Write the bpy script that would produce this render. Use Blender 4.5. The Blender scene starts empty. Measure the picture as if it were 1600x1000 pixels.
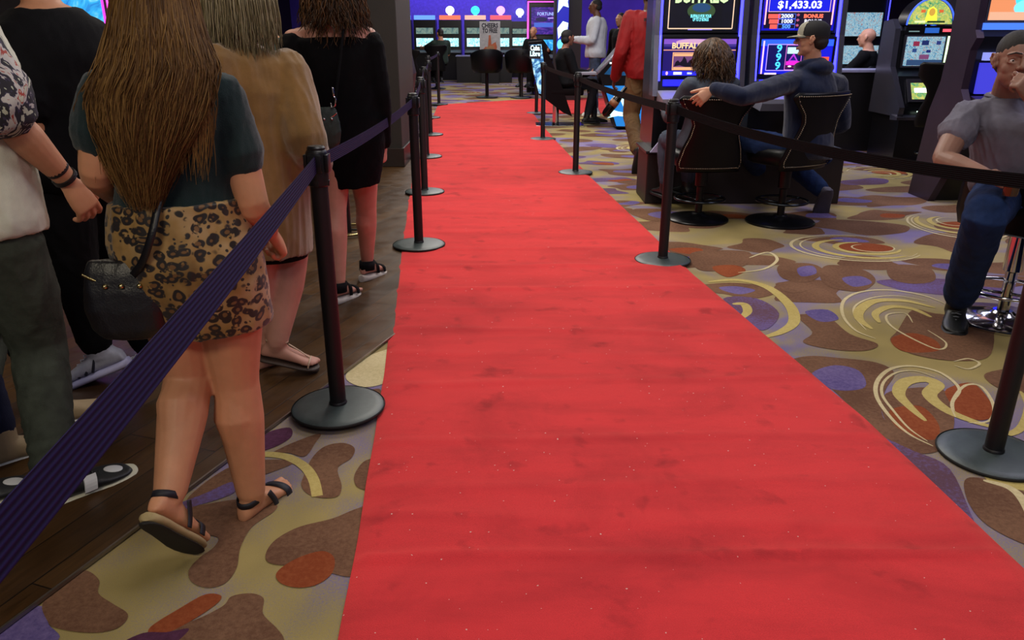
import bpy, bmesh, math, random
import numpy as np
from mathutils import Vector, Matrix, noise

S = bpy.context.scene
COL = S.collection
random.seed(7)
RNG = np.random.default_rng(7)
V = Vector
# ---------------------------------------------------------------- camera
F = 1200.0
PITCH = math.radians(20.56)
H = 1.384
cd = bpy.data.cameras.new('camera'); cd.sensor_width = 36; cd.lens = 36 * F / 1600; cd.clip_start = .05; cd.clip_end = 120
cam = bpy.data.objects.new('camera', cd); COL.objects.link(cam)
cam.location = (0, 0, H); cam.rotation_euler = (math.pi / 2 - PITCH, 0, 0)
S.camera = cam
CP, SP = math.cos(PITCH), math.sin(PITCH)

def ray(px, py):
    u = (px - 800) / F; v = (py - 500) / F
    return V((u, CP - v * SP, -SP - v * CP))
def at(px, py, Y):
    d = ray(px, py); return V((0, 0, H)) + d * (Y / d.y)
def G(px, py, z=0.0):
    d = ray(px, py); return V((0, 0, H)) + d * ((H - z) / -d.z)
# ---------------------------------------------------------------- world, light, exposure
S.view_settings.view_transform = 'Standard'; S.view_settings.look = 'None'
S.view_settings.exposure = 0.0; S.view_settings.gamma = 1; S.view_settings.use_curve_mapping = False
w = bpy.data.worlds.new('world'); S.world = w; w.use_nodes = True
w.node_tree.nodes['Background'].inputs[0].default_value = (.07, .07, .10, 1)
w.node_tree.nodes['Background'].inputs[1].default_value = 1.0
S.cycles.use_denoising = True
S.cycles.max_bounces = 5; S.cycles.diffuse_bounces = 3; S.cycles.glossy_bounces = 3

def area(name, loc, size, power, col, rot=(0, 0, 0), spread=180):
    l = bpy.data.lights.new(name, 'AREA'); l.shape = 'RECTANGLE'; l.size, l.size_y = size
    l.energy = power; l.color = col; l.spread = math.radians(spread)
    o = bpy.data.objects.new(name, l); COL.objects.link(o); o.location = loc; o.rotation_euler = rot
    return o
CEIL = 3.9
area('overhead_light', (.7, 2.0, CEIL - .05), (2.2, 1.4), 50, (1, .93, .88))
area('overhead_light', (.4, 6.2, CEIL - .05), (2.6, 1.6), 150, (1, .93, .84))
area('overhead_light', (-.2, 11.0, CEIL - .05), (2.8, 2), 190, (1, .93, .84))
area('overhead_light', (-.2, 16.5, CEIL - .05), (3, 2), 240, (1, .94, .88))
area('overhead_light', (4.6, 4.2, CEIL - .05), (1.6, 1.6), 80, (.84, .80, 1))
area('overhead_light', (3.6, 9.5, CEIL - .05), (2, 2), 120, (.72, .74, 1))
area('overhead_light', (-1.6, -1.6, CEIL - .05), (1.6, 1.2), 120, (1, .88, .66), (math.radians(38), 0, math.radians(8)))  # added fill behind the camera, tilted forward to brighten people's backs
area('overhead_light', (1.8, -1.8, CEIL - .05), (1.6, 1.2), 60, (.95, .9, 1), (math.radians(38), 0, math.radians(-10)))  # second added fill on the camera side, no fixture of the room
area('overhead_light', (-2.6, 5.0, CEIL - .05), (1.5, 1.5), 40, (1, .88, .7))
area('overhead_light', (1, 22, CEIL - .05), (5, 2), 160, (.8, .8, 1))
area('wash_light', (-2.0, 25.6, CEIL - .1), (5, .3), 90, (.35, .22, 1), (math.radians(30), 0, 0))
area('wash_light', (5, 31, CEIL - .1), (14, .3), 160, (.4, .22, 1), (math.radians(45), 0, 0))

# ---------------------------------------------------------------- materials
MATS = {}
def srgb(c):
    if isinstance(c, str):
        c = c.lstrip('#'); c = [int(c[i:i + 2], 16) / 255 for i in (0, 2, 4)]
    return tuple((x / 12.92 if x <= .04045 else ((x + .055) / 1.055) ** 2.4) for x in c) + (1,)
class NT:
    def __init__(s, m): s.t = m.node_tree; s.N = s.t.nodes; s.L = s.t.links
    def n(s, typ, **kw):
        nd = s.N.new(typ)
        for k, v in kw.items():
            if k.startswith('i_'): nd.inputs[k[2:].replace('_', ' ')].default_value = v
            elif k.startswith('x'): nd.inputs[int(k[1:])].default_value = v
            else: setattr(nd, k, v)
        return nd
    def l(s, a, b): s.L.new(a, b)
    def ramp(s, fac, stops, interp='LINEAR'):
        r = s.n('ShaderNodeValToRGB'); e = r.color_ramp.elements; r.color_ramp.interpolation = interp
        while len(e) < len(stops): e.new(.5)
        for q, (p, c) in zip(e, stops): q.position = p; q.color = c if len(c) == 4 else tuple(c) + (1,)
        s.l(fac, r.inputs[0]); return r.outputs[0]
    def mix(s, fac, a, b, blend='MIX'):
        m = s.n('ShaderNodeMix', data_type='RGBA', blend_type=blend)
        for sock, v in ((m.inputs[0], fac), (m.inputs[6], a), (m.inputs[7], b)):
            if hasattr(v, 'links'): s.l(v, sock)
            else: sock.default_value = v
        return m.outputs[2]
    def math(s, op, a, b=0.0, c=0.0):
        m = s.n('ShaderNodeMath', operation=op)
        for k, v in enumerate((a, b, c)):
            if hasattr(v, 'links'): s.l(v, m.inputs[k])
            elif k < len(m.inputs): m.inputs[k].default_value = v
        return m.outputs[0]
    def noise(s, scale, detail=3, rough=.5, vec=None, dist=0, out=0):
        n = s.n('ShaderNodeTexNoise', i_Scale=scale, i_Detail=detail, i_Roughness=rough, i_Distortion=dist)
        if vec is not None: s.l(vec, n.inputs['Vector'])
        return n.outputs[out]
    def obj(s, scale=None, rot=None):
        tc = s.n('ShaderNodeTexCoord').outputs['Object']
        if scale is None and rot is None: return tc
        mp = s.n('ShaderNodeMapping'); s.l(tc, mp.inputs[0])
        if scale: mp.inputs['Scale'].default_value = scale
        if rot: mp.inputs['Rotation'].default_value = rot
        return mp.outputs[0]
def newmat(name):
    m = bpy.data.materials.new(name); m.use_nodes = True
    return m, NT(m), m.node_tree.nodes['Principled BSDF']
def mat(name, col, rough=.6, metal=0, var=.12, vscale=12, bump=0, bscale=60, spec=.5, sheen=0, sss=0, coat=0, stretch=None):
    if name in MATS: return MATS[name]
    m, t, b = newmat(name); c = srgb(col)
    vec = t.obj(stretch)
    f = t.noise(vscale, 4, .6, vec)
    d = tuple(x * (1 - var * 1.6) for x in c[:3]) + (1,); l = tuple(min(1, x * (1 + var)) for x in c[:3]) + (1,)
    t.l(t.ramp(f, [(.3, d), (.7, l)]), b.inputs['Base Color'])
    b.inputs['Roughness'].default_value = rough; b.inputs['Metallic'].default_value = metal
    b.inputs['Specular IOR Level'].default_value = spec
    if sheen: b.inputs['Sheen Weight'].default_value = sheen
    if coat: b.inputs['Coat Weight'].default_value = coat; b.inputs['Coat Roughness'].default_value = .1
    if sss:
        b.inputs['Subsurface Weight'].default_value = sss; b.inputs['Subsurface Radius'].default_value = (.02, .008, .004); b.inputs['Subsurface Scale'].default_value = .5
    if bump:
        bn = t.n('ShaderNodeBump', i_Strength=bump, i_Distance=.004); t.l(t.noise(bscale, 3, .6, vec), bn.inputs['Height']); t.l(bn.outputs[0], b.inputs['Normal'])
    MATS[name] = m; return m
def emi(col, strength=1.0):
    k = 'glow_%s_%.2f' % (col, strength)
    if k in MATS: return MATS[k]
    m, t, b = newmat(k)
    b.inputs['Base Color'].default_value = (.01, .01, .01, 1); b.inputs['Roughness'].default_value = .3
    b.inputs['Emission Color'].default_value = srgb(col); b.inputs['Emission Strength'].default_value = strength
    MATS[k] = m; return m
def emi_pic(name, stops, scale=9, strength=1.2, dist=1.0, stretch=None, detail=3):
    """a lit display with a busy coloured picture"""
    if name in MATS: return MATS[name]
    m, t, b = newmat(name)
    f = t.noise(scale, detail, .65, t.obj(stretch), dist)
    col = t.ramp(f, [(p, srgb(c)) for p, c in stops])
    t.l(col, b.inputs['Emission Color']); b.inputs['Emission Strength'].default_value = strength
    b.inputs['Base Color'].default_value = (.01, .01, .01, 1); b.inputs['Roughness'].default_value = .25
    MATS[name] = m; return m

# ---------------------------------------------------------------- mesh helpers
def link(name, me, m=None, parent=None, smooth=True):
    o = bpy.data.objects.new(name, me); COL.objects.link(o)
    if m is not None:
        for q in (m if isinstance(m, (list, tuple)) else [m]): me.materials.append(q)
    if smooth: me.polygons.foreach_set('use_smooth', [True] * len(me.polygons))
    if parent is not None: o.parent = parent
    return o
def from_bm(name, bm, m=None, parent=None, smooth=False, auto=None):
    me = bpy.data.meshes.new(name); bmesh.ops.recalc_face_normals(bm, faces=bm.faces[:]); bm.to_mesh(me); bm.free()
    o = link(name, me, m, parent, smooth or auto is not None)
    if auto is not None:
        try: me.set_sharp_from_angle(angle=math.radians(auto))
        except Exception: pass
    return o
def tag(o, label=None, cat=None, group=None, kind=None):
    if label: o['label'] = label
    if cat: o['category'] = cat
    if group: o['group'] = group
    if kind: o['kind'] = kind
    return o
def empty(name, loc=(0, 0, 0), rz=0, label=None, cat=None, group=None):
    o = bpy.data.objects.new(name, None); o.empty_display_size = .1; COL.objects.link(o)
    o.location = loc; o.rotation_euler = (0, 0, rz); tag(o, label, cat, group); return o
def kids(o): return [c for c in bpy.data.objects if c.parent == o]
def copy_tree(o, parent=None):
    c = o.copy(); COL.objects.link(c); c.parent = parent
    for ch in kids(o): copy_tree(ch, c)
    return c
def place(o, p, parent_of=None): o.location = p; return o

class MB:
    """collects shapes of one part"""
    def __init__(s): s.bm = bmesh.new(); s.mi = 0
    def _fin(s, fs):
        for f in fs: f.material_index = s.mi
    def box(s, c, d, rot=None, bev=0, taper=None):
        M = Matrix.Translation(c) @ (rot.to_4x4() if rot is not None else Matrix.Identity(4)) @ Matrix.Diagonal((d[0], d[1], d[2], 1))
        r = bmesh.ops.create_cube(s.bm, size=1, matrix=M); vs = r['verts']
        fs = list({f for v in vs for f in v.link_faces}); s._fin(fs)
        if bev:
            es = list({e for v in vs for e in v.link_edges})
            r = bmesh.ops.bevel(s.bm, geom=es, offset=bev, segments=2, affect='EDGES', profile=.6)
            s._fin(r['faces'])
        return s
    def cyl(s, a, b, r1, r2=None, n=24, cap=True):
        a = V(a); b = V(b); r2 = r1 if r2 is None else r2; d = b - a
        q = d.to_track_quat('Z', 'Y').to_matrix().to_4x4()
        r = bmesh.ops.create_cone(s.bm, cap_ends=cap, segments=n, radius1=r1, radius2=r2, depth=d.length, matrix=Matrix.Translation((a + b) / 2) @ q)
        s._fin({f for v in r['verts'] for f in v.link_faces}); return s
    def sph(s, c, r, rot=None, n=16):
        r = (r, r, r) if not hasattr(r, '__len__') else r
        M = Matrix.Translation(c) @ (rot.to_4x4() if rot is not None else Matrix.Identity(4)) @ Matrix.Diagonal((r[0], r[1], r[2], 1))
        q = bmesh.ops.create_uvsphere(s.bm, u_segments=n, v_segments=max(6, n * 2 // 3), radius=1, matrix=M)
        s._fin({f for v in q['verts'] for f in v.link_faces}); return s
    def lathe(s, prof, c=(0, 0, 0), n=40):
        c = V(c); rings = []
        for (r, z) in prof:
            rings.append([s.bm.verts.new(c + V((r * math.cos(2 * math.pi * k / n), r * math.sin(2 * math.pi * k / n), z))) for k in range(n)] if r > 1e-5 else [s.bm.verts.new(c + V((0, 0, z)))])
        for A, B in zip(rings, rings[1:]):
            for k in range(n):
                k2 = (k + 1) % n
                q = [A[k % len(A)], A[k2 % len(A)], B[k2 % len(B)], B[k % len(B)]]
                q = list(dict.fromkeys(q))
                if len(q) > 2:
                    try: s.bm.faces.new(q).material_index = s.mi
                    except ValueError: pass
        return s
    def loft(s, rings, close=True, cap=True):
        """rings: lists of points of equal length"""
        R = [[s.bm.verts.new(p) for p in r] for r in rings]; n = len(R[0])
        for A, B in zip(R, R[1:]):
            for k in range(n if close else n - 1):
                k2 = (k + 1) % n
                s.bm.faces.new((A[k], A[k2], B[k2], B[k])).material_index = s.mi
        if cap:
            s.bm.faces.new(R[0][::-1]).material_index = s.mi; s.bm.faces.new(R[-1]).material_index = s.mi
        return s
    def tube(s, pts, r, n=10, aspect=1.0, lat=None, caps=True):
        """round-ended tube; r a number or a list"""
        s.loft(tube_rings(pts, r, n, aspect, lat, caps)); return s
    def prism(s, pts, a, b):
        """polygon pts (list of 3D) extruded: a->b offset vectors"""
        a = V(a); b = V(b)
        return s.loft([[V(p) + a for p in pts], [V(p) + b for p in pts]])
    def poly(s, pts):
        f = s.bm.faces.new([s.bm.verts.new(p) for p in pts]); f.material_index = s.mi; return f
    def build(s, name, m=None, parent=None, smooth=False, auto=None):
        return from_bm(name, s.bm, m, parent, smooth, auto)

def crom(P, k=4, closed=False):
    P = [V(p) for p in P]; n = len(P); out = []
    rng = range(n) if closed else range(n - 1)
    for i in rng:
        if closed: p0, p1, p2, p3 = P[(i - 1) % n], P[i], P[(i + 1) % n], P[(i + 2) % n]
        else: p0, p1, p2, p3 = P[max(i - 1, 0)], P[i], P[i + 1], P[min(i + 2, n - 1)]
        for j in range(k):
            t = j / k
            out.append(.5 * ((2 * p1) + (p2 - p0) * t + (2 * p0 - 5 * p1 + 4 * p2 - p3) * t * t + (3 * p1 - p0 - 3 * p2 + p3) * t ** 3))
    if not closed: out.append(P[-1])
    return out
def tube_rings(pts, r, n=10, aspect=1.0, lat=None, caps=True):
    pts = [V(p) for p in pts]; m = len(pts)
    r = [r] * m if not hasattr(r, '__len__') else list(r)
    asp = [aspect] * m if not hasattr(aspect, '__len__') else list(aspect)
    rings = []; prev = None
    def ring(c, t, rad, a):
        nonlocal prev
        if lat is not None: x = V(lat) - t * V(lat).dot(t)
        elif prev is not None: x = prev - t * prev.dot(t)
        else:
            x = t.orthogonal()
        if x.length < 1e-6: x = t.orthogonal()
        x.normalize(); prev = x; y = t.cross(x)
        return [c + x * (rad * math.cos(2 * math.pi * k / n)) + y * (rad * a * math.sin(2 * math.pi * k / n)) for k in range(n)]
    for i in range(m):
        t = (pts[min(i + 1, m - 1)] - pts[max(i - 1, 0)]).normalized()
        if i == 0 and caps:
            for q in (.92, .6): rings.append(ring(pts[0] - t * r[0] * q * min(1, asp[0]), t, r[0] * math.sqrt(1 - q * q) + 1e-4, asp[0]))
        rings.append(ring(pts[i], t, r[i], asp[i]))
        if i == m - 1 and caps:
            for q in (.6, .92): rings.append(ring(pts[-1] + t * r[-1] * q * min(1, asp[-1]), t, r[-1] * math.sqrt(1 - q * q) + 1e-4, asp[-1]))
    return rings
def text_mesh(txt, size, depth=.001, bold=0.0, align='CENTER'):
    cu = bpy.data.curves.new('lettering', 'FONT'); cu.body = txt; cu.size = size; cu.extrude = depth; cu.offset = bold
    cu.align_x = align; cu.align_y = 'CENTER'; cu.resolution_u = 2
    o = bpy.data.objects.new('lettering', cu); COL.objects.link(o)
    me = bpy.data.meshes.new_from_object(o.evaluated_get(bpy.context.evaluated_depsgraph_get()))
    bpy.data.objects.remove(o); bpy.data.curves.remove(cu); return me
# ---------------------------------------------------------------- floors
def m_carpet_base():
    m, t, b = newmat('patterned_carpet_ground'); tc = t.obj()
    big = t.noise(1.1, 3, .6, tc, .6); mid = t.noise(2.6, 2, .5, tc, .4); fine = t.noise(170, 2, .7, tc); fibre = t.noise(700, 1, .5, tc)
    g = t.math('ADD', t.math('MULTIPLY', fine, .35), t.math('MULTIPLY', big, 1.0))
    col = t.ramp(g, [(.60, srgb('#9c8c5c')), (.69, srgb('#8f8270')), (.78, srgb('#7a6f98'))])
    col2 = t.ramp(mid, [(.35, (.82, .82, .82, 1)), (.7, (1.1, 1.08, 1.0, 1))])
    c = t.mix(1.0, col, col2, 'MULTIPLY')
    c = t.mix(1.0, c, t.ramp(fibre, [(.3, (.86, .86, .86, 1)), (.7, (1.1, 1.1, 1.1, 1))]), 'MULTIPLY')
    t.l(c, b.inputs['Base Color']); b.inputs['Roughness'].default_value = .95; b.inputs['Specular IOR Level'].default_value = .1
    bn = t.n('ShaderNodeBump', i_Strength=.4, i_Distance=.002); t.l(fibre, bn.inputs['Height']); t.l(bn.outputs[0], b.inputs['Normal'])
    return m
def m_inlay(name, a, bb, thr=.5, sc=60, soft=.1):
    m, t, b = newmat(name); tc = t.obj()
    f = t.math('ADD', t.math('MULTIPLY', t.noise(sc, 3, .7, tc), .5), t.math('MULTIPLY', t.noise(3, 2, .5, tc), .5))
    c = t.ramp(f, [(thr - soft, srgb(a)), (thr + soft, srgb(bb))])
    c = t.mix(1.0, c, t.ramp(t.noise(700, 1, .5, tc), [(.3, (.86, .86, .86, 1)), (.7, (1.12, 1.12, 1.12, 1))]), 'MULTIPLY')
    t.l(c, b.inputs['Base Color']); b.inputs['Roughness'].default_value = .95; b.inputs['Specular IOR Level'].default_value = .1
    return m
FM = [m_carpet_base(), m_inlay('carpet_brown', '#5e4232', '#755642', .5), m_inlay('carpet_rust', '#7a3a20', '#8a4a2c', .5),
      m_inlay('carpet_purple', '#544878', '#6e608c', .5), m_inlay('carpet_cream', '#b4a67e', '#c8ba92', .5), m_inlay('carpet_gold', '#a89658', '#b8a668', .5),
      m_inlay('carpet_plum', '#452638', '#54304a', .5), m_inlay('carpet_brown_purple', '#5c4250', '#6a5c96', .55, 70, .12)]
FB = MB(); FIDX = [0]
def fz(): FIDX[0] += 1; return .0002 + FIDX[0] * 1.5e-6
def inlay(pts, mi, k=5):
    z = fz(); q = crom([V((p[0], p[1], z)) for p in pts], k, True); FB.mi = mi; FB.poly(q)
def inlay_px(pts, mi, o=(0, 0), s=1.0, k=5): inlay([G(o[0] + p[0] / s, o[1] + p[1] / s) for p in pts], mi, k)
def stroke(pts, wd, mi, k=6, taper=False):
    z = fz(); c = crom([V((p[0], p[1], z)) for p in pts], k); FB.mi = mi; n = len(c); L = []; R = []
    for i in range(n):
        t = (c[min(i + 1, n - 1)] - c[max(i - 1, 0)]).normalized(); s = V((-t.y, t.x, 0)); ww = wd * (math.sin(math.pi * (i + .6) / (n + .2)) ** .5 if taper else 1) / 2
        L.append(c[i] + s * ww); R.append(c[i] - s * ww)
    for i in range(n - 1): FB.poly([L[i], L[i + 1], R[i + 1], R[i]])
def stroke_px(pts, wd, mi, o=(0, 0), s=1.0, taper=False): stroke([G(o[0] + p[0] / s, o[1] + p[1] / s) for p in pts], wd, mi, taper=taper)
FB.mi = 0; FB.poly([V((-14, -3, 0)), V((16, -3, 0)), V((16, 42, 0)), V((-14, 42, 0))])
taken = []
def rblob(cx, cy, r, mi, n=9, st=1.7, ang=0):
    pts = []
    for k in range(n):
        a = 2 * math.pi * k / n; q = r * random.uniform(.6, 1.25); x = q * st * math.cos(a); y = q * math.sin(a)
        pts.append((cx + x * math.cos(ang) - y * math.sin(ang), cy + x * math.sin(ang) + y * math.cos(ang)))
    inlay(pts, mi, 4)
def swirl(cx, cy, R, ang, flip=1):
    def arc(r, a0, a1, wd, mi, ox=0, oy=0, shrink=0):
        P = []
        for k in range(15):
            a = a0 + (a1 - a0) * k / 14; q = r * (1 - shrink * k / 14); x = q * 1.25 * math.cos(a) + ox; y = (q * math.sin(a) + oy) * flip
            P.append((cx + x * math.cos(ang) - y * math.sin(ang), cy + x * math.sin(ang) + y * math.cos(ang)))
        stroke(P, wd, mi, 2, True)
    inl = [(cx + .5 * R * math.cos(a) * 1.1 + R * .2, cy + .35 * R * math.sin(a)) for a in [k * math.pi / 4 for k in range(8)]]
    inlay(inl, 2, 4)
    arc(R, .6, 5.2, .022, 4); arc(R * .9, .5, 5.0, .012, 4, .02); arc(R * .82, .9, 4.6, .05, 5, .03, 0, .25); arc(R * .55, .3, 4.8, .045, 5, .06, 0, .3); arc(R * .4, -.5, 4.5, .014, 4, .1, 0, .4)
# scattered motifs (the near ones are laid out one by one further down)
SWS = []
for (sx, sy) in [(2.35, 5.1), (3.4, 5.75), (2.3, 8.0), (3.9, 8.1), (5.0, 6.6), (1.75, 9.9), (3.2, 10.6), (-1.0, 19.5), (1.2, 20.5), (0.1, 22.3), (5.4, 4.6), (-4.0, 11), (-3.4, 14), (4.9, 10.2)]: SWS.append((sx, sy))
def near_zone(x, y):
    p = V((x, y, 0)); d = p - V((0, 0, H)); zc = d.y * CP - d.z * SP
    if zc <= .2: return True
    py = 500 + F * (-(d.y * SP + d.z * CP)) / zc; px = 800 + F * d.x / zc
    return py > 470 and -100 < px < 1750
cells = []
for iy in range(0, 46):
    for ix in range(-14, 22):
        x = ix * .62 + random.uniform(-.2, .2) + (iy % 2) * .3; y = 2.2 + iy * .5 + random.uniform(-.15, .15)
        if near_zone(x, y) or x < -6 or (y > 14 and x > 9): continue
        if -0.6 - .1 * y < x < 1.2 - .1 * y and y < 15: continue
        if y > 14 and random.random() < .45: continue
        cells.append((x, y))
random.shuffle(cells)
for (x, y) in cells:
    a = random.uniform(-.5, .5); r = random.uniform(.14, .24)
    rblob(x, y, r, 1 if random.random() < .8 else 7, 9, random.uniform(1.2, 1.9), a)
    q = random.random()
    if q < .22: rblob(x + .05, y, r * .5, 3, 7, 1.5, a)
    elif q < .32: rblob(x + .08, y - .04, r * .5, 2, 7, 1.5, a)
for i, (sx, sy) in enumerate(SWS): swirl(sx, sy, .34, i * 1.3, 1 if i % 2 else -1)
# foreground left of the red carpet
o3, s3 = (0, 600), 2.5
def L3(p, mi): inlay_px(p, mi, o3, s3)
L3([(-60, 960), (60, 900), (165, 870), (190, 940), (230, 1000), (60, 1060), (-60, 1040)], 3)
L3([(300, 740), (345, 733), (388, 770), (385, 820), (440, 860), (500, 902), (470, 950), (400, 972), (310, 972), (220, 955), (190, 935), (165, 865), (220, 800)], 1)
L3([(740, 440), (880, 335), (1010, 300), (1150, 305), (1050, 350), (950, 380), (900, 430), (760, 470)], 1)
L3([(640, 500), (760, 480), (905, 455), (1010, 455), (1078, 470), (1070, 500), (985, 560), (940, 640), (925, 720), (880, 780), (810, 798), (750, 775), (738, 730), (780, 680), (835, 640), (850, 600), (760, 585), (740, 560)], 1)
L3([(1185, 365), (1220, 290), (1270, 245), (1340, 232), (1385, 252), (1372, 292), (1320, 330), (1335, 400), (1320, 440), (1262, 447), (1205, 432), (1178, 400)], 1)
L3([(1500, 470), (1400, 487), (1300, 527), (1170, 560), (1080, 608), (1040, 660), (1048, 698), (1110, 710), (1170, 700), (1300, 742), (1370, 755), (1500, 750)], 1)
L3([(1078, 748), (1110, 712), (1180, 675), (1260, 655), (1305, 680), (1298, 740), (1240, 785), (1165, 798), (1100, 782)], 2)
L3([(480, 1020), (620, 965), (760, 925), (870, 870), (905, 832), (980, 820), (1030, 840), (1028, 900), (1080, 955), (1110, 1000), (1110, 1080), (480, 1080)], 1)
L3([(590, 950), (700, 880), (800, 825), (862, 828), (850, 858), (760, 920), (660, 972), (590, 985)], 2)
L3([(470, 1020), (560, 975), (650, 972), (740, 960), (640, 1040), (500, 1050)], 6)
L3([(1390, 345), (1430, 300), (1500, 300), (1500, 420), (1412, 412), (1385, 385)], 1)
L3([(1015, 232), (1050, 190), (1130, 172), (1140, 205), (1090, 240), (1030, 262), (1005, 260)], 6)
L3([(1040, 285), (1135, 235), (1250, 195), (1230, 235), (1190, 285), (1120, 270)], 1)
L3([(700, 470), (800, 430), (905, 385), (920, 420), (860, 450), (760, 480), (700, 498)], 7)
stroke_px([(985, 280), (1060, 277), (1130, 290), (1190, 325), (1225, 375), (1240, 440)], .035, 5, o3, s3)
L3([(1310, 75), (1400, 40), (1480, 20), (1480, 60), (1400, 110), (1340, 120)], 1)
inlay_px([(540, 590), (560, 565), (600, 548), (640, 540), (640, 580), (600, 600), (565, 605)], 4)
# foreground right of the red carpet
o2, s2 = (1020, 380), 1.724
def R2(p, mi): inlay_px(p, mi, o2, s2)
R2([(370, 320), (420, 305), (500, 310), (600, 322), (650, 350), (625, 400), (620, 470), (690, 520), (770, 555), (720, 568), (620, 545), (560, 480), (500, 410), (430, 355)], 1)
R2([(430, 350), (490, 330), (555, 345), (572, 388), (505, 398), (445, 378)], 3)
R2([(390, 195), (470, 200), (530, 245), (605, 272), (575, 290), (490, 288), (405, 268), (430, 240)], 1)
R2([(410, 185), (470, 180), (500, 205), (450, 212)], 3)
R2([(700, 180), (760, 190), (900, 210), (910, 300), (820, 318), (700, 300), (640, 265), (660, 235)], 1)
R2([(645, 255), (700, 243), (760, 262), (770, 290), (690, 295), (650, 278)], 2)
R2([(640, 400), (760, 390), (800, 420), (810, 500), (760, 555), (700, 545), (640, 500), (615, 440)], 1)
R2([(640, 450), (720, 440), (770, 490), (760, 530), (700, 520), (650, 490)], 2)
R2([(790, 395), (860, 378), (910, 430), (916, 466), (880, 478), (825, 462), (800, 430)], 2)
R2([(840, 640), (890, 635), (1000, 672), (1080, 740), (1080, 830), (1000, 812), (900, 760), (850, 700)], 1)
R2([(870, 560), (960, 600), (1100, 620), (1100, 680), (1010, 670), (900, 640)], 5)
R2([(900, 350), (1000, 340), (1060, 400), (960, 400), (905, 375)], 1)
R2([(600, 520), (700, 560), (800, 610), (870, 760), (940, 860), (860, 800), (760, 680), (680, 600)], 7)
R2([(1000, 560), (1080, 560), (1080, 640), (1020, 640)], 1)
R2([(470, 60), (560, 70), (600, 100), (560, 130), (480, 120), (450, 90)], 1)
R2([(510, 95), (560, 90), (590, 108), (540, 118)], 3)
R2([(340, 60), (420, 55), (460, 75), (420, 105), (350, 95)], 1)
R2([(390, 68), (430, 62), (440, 82), (400, 90)], 3)
R2([(190, 150), (280, 150), (340, 190), (300, 235), (240, 210)], 7)
R2([(100, 30), (160, 20), (260, 25), (250, 60), (180, 75), (120, 70)], 1)
R2([(160, 65), (220, 60), (250, 75), (200, 92)], 2)
R2([(330, 110), (390, 105), (420, 125), (370, 135)], 1)
R2([(640, 60), (740, 65), (760, 100), (700, 110), (640, 95)], 1)
for p, wd, mi in [([(150, 105), (230, 100), (310, 120), (368, 168), (380, 212), (345, 240), (290, 256)], .06, 5), ([(215, 165), (245, 165), (255, 185), (235, 205)], .05, 5),
    ([(260, 40), (310, 25), (335, 45), (300, 70), (230, 80)], .02, 4), ([(600, 258), (545, 235), (512, 195), (515, 155), (560, 132), (640, 127), (730, 142), (790, 165)], .018, 4),
    ([(575, 235), (545, 200), (545, 170), (590, 148), (660, 143), (740, 158)], .012, 4), ([(590, 232), (556, 205), (560, 178), (600, 156), (680, 156), (760, 175)], .055, 5),
    ([(610, 215), (600, 190), (640, 172), (700, 178), (750, 200)], .045, 5), ([(700, 215), (680, 190), (630, 195), (650, 230), (760, 285), (790, 270), (740, 235)], .012, 4),
    ([(755, 548), (690, 515), (640, 470), (603, 415), (605, 372), (640, 340), (700, 332), (775, 350), (825, 392), (808, 430), (815, 470)], .018, 4),
    ([(740, 535), (690, 500), (650, 455), (618, 410), (622, 375), (655, 350), (705, 345), (760, 362)], .012, 4),
    ([(735, 480), (690, 440), (662, 405), (680, 375), (730, 367), (765, 382), (745, 410), (790, 450), (860, 480), (930, 500)], .06, 5),
    ([(815, 470), (805, 430), (840, 385), (885, 388), (918, 440), (905, 480), (850, 485)], .014, 4),
    ([(880, 510), (930, 520), (990, 500), (1010, 440), (990, 400)], .03, 5), ([(810, 320), (850, 312), (880, 325), (850, 340), (812, 330)], .012, 4),
    ([(890, 640), (960, 660), (1000, 700), (1040, 800)], .03, 4)]:
    stroke_px(p, wd, mi, o2, s2, True)
fl = FB.build('floor', FM, None); tag(fl, 'casino carpet with brown blobs, purple haze and cream swirls', None, None, 'structure')

def m_wood():
    m, t, b = newmat('dark_plank_wood'); vec = t.obj((1, 1, 1), (0, 0, WANG))
    br = t.n('ShaderNodeTexBrick', i_Scale=1.0, i_Mortar_Size=.0025, i_Brick_Width=1.15, i_Row_Height=.125, i_Mortar_Smooth=.2); br.offset = .37
    t.l(vec, br.inputs['Vector']); br.inputs['Color1'].default_value = srgb('#4c3419'); br.inputs['Color2'].default_value = srgb('#362310'); br.inputs['Mortar'].default_value = srgb('#120b06')
    mp = t.n('ShaderNodeMapping'); mp.inputs['Scale'].default_value = (2, 26, 1); t.l(vec, mp.inputs[0])
    gr = t.ramp(t.noise(3, 5, .65, mp.outputs[0], .8), [(.3, (.55, .55, .55, 1)), (.7, (1.35, 1.3, 1.2, 1))])
    t.l(t.mix(1.0, br.outputs[0], gr, 'MULTIPLY'), b.inputs['Base Color'])
    t.l(t.ramp(t.noise(7, 4, .7, t.obj()), [(.3, (.28, .28, .28, 1)), (.75, (.5, .5, .5, 1))]), b.inputs['Roughness'])
    bn = t.n('ShaderNodeBump', i_Strength=.3, i_Distance=.002); t.l(br.outputs['Fac'], bn.inputs['Height']); bn.invert = True; t.l(bn.outputs[0], b.inputs['Normal'])
    return m
e0 = G(0, 990); e1 = G(597, 540); ed = (e1 - e0).normalized(); WANG = -math.atan2(ed.y, ed.x)
wa = e0 - ed * 2.5; wb = e1 + ed * .35
WZ = .014
b = MB(); P = [V((wa.x, wa.y, 0)), V((wb.x, wb.y, 0)), V((-.75, 8.35, 0)), V((-.9, 9.4, 0)), V((-9, 9.4, 0)), V((-9, -2.5, 0))]
b.prism(P, (0, 0, 0.006), (0, 0, WZ)); wf = b.build('wood_floor', m_wood()); tag(wf, 'dark brown plank floor left of the carpet', None, None, 'structure')
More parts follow.
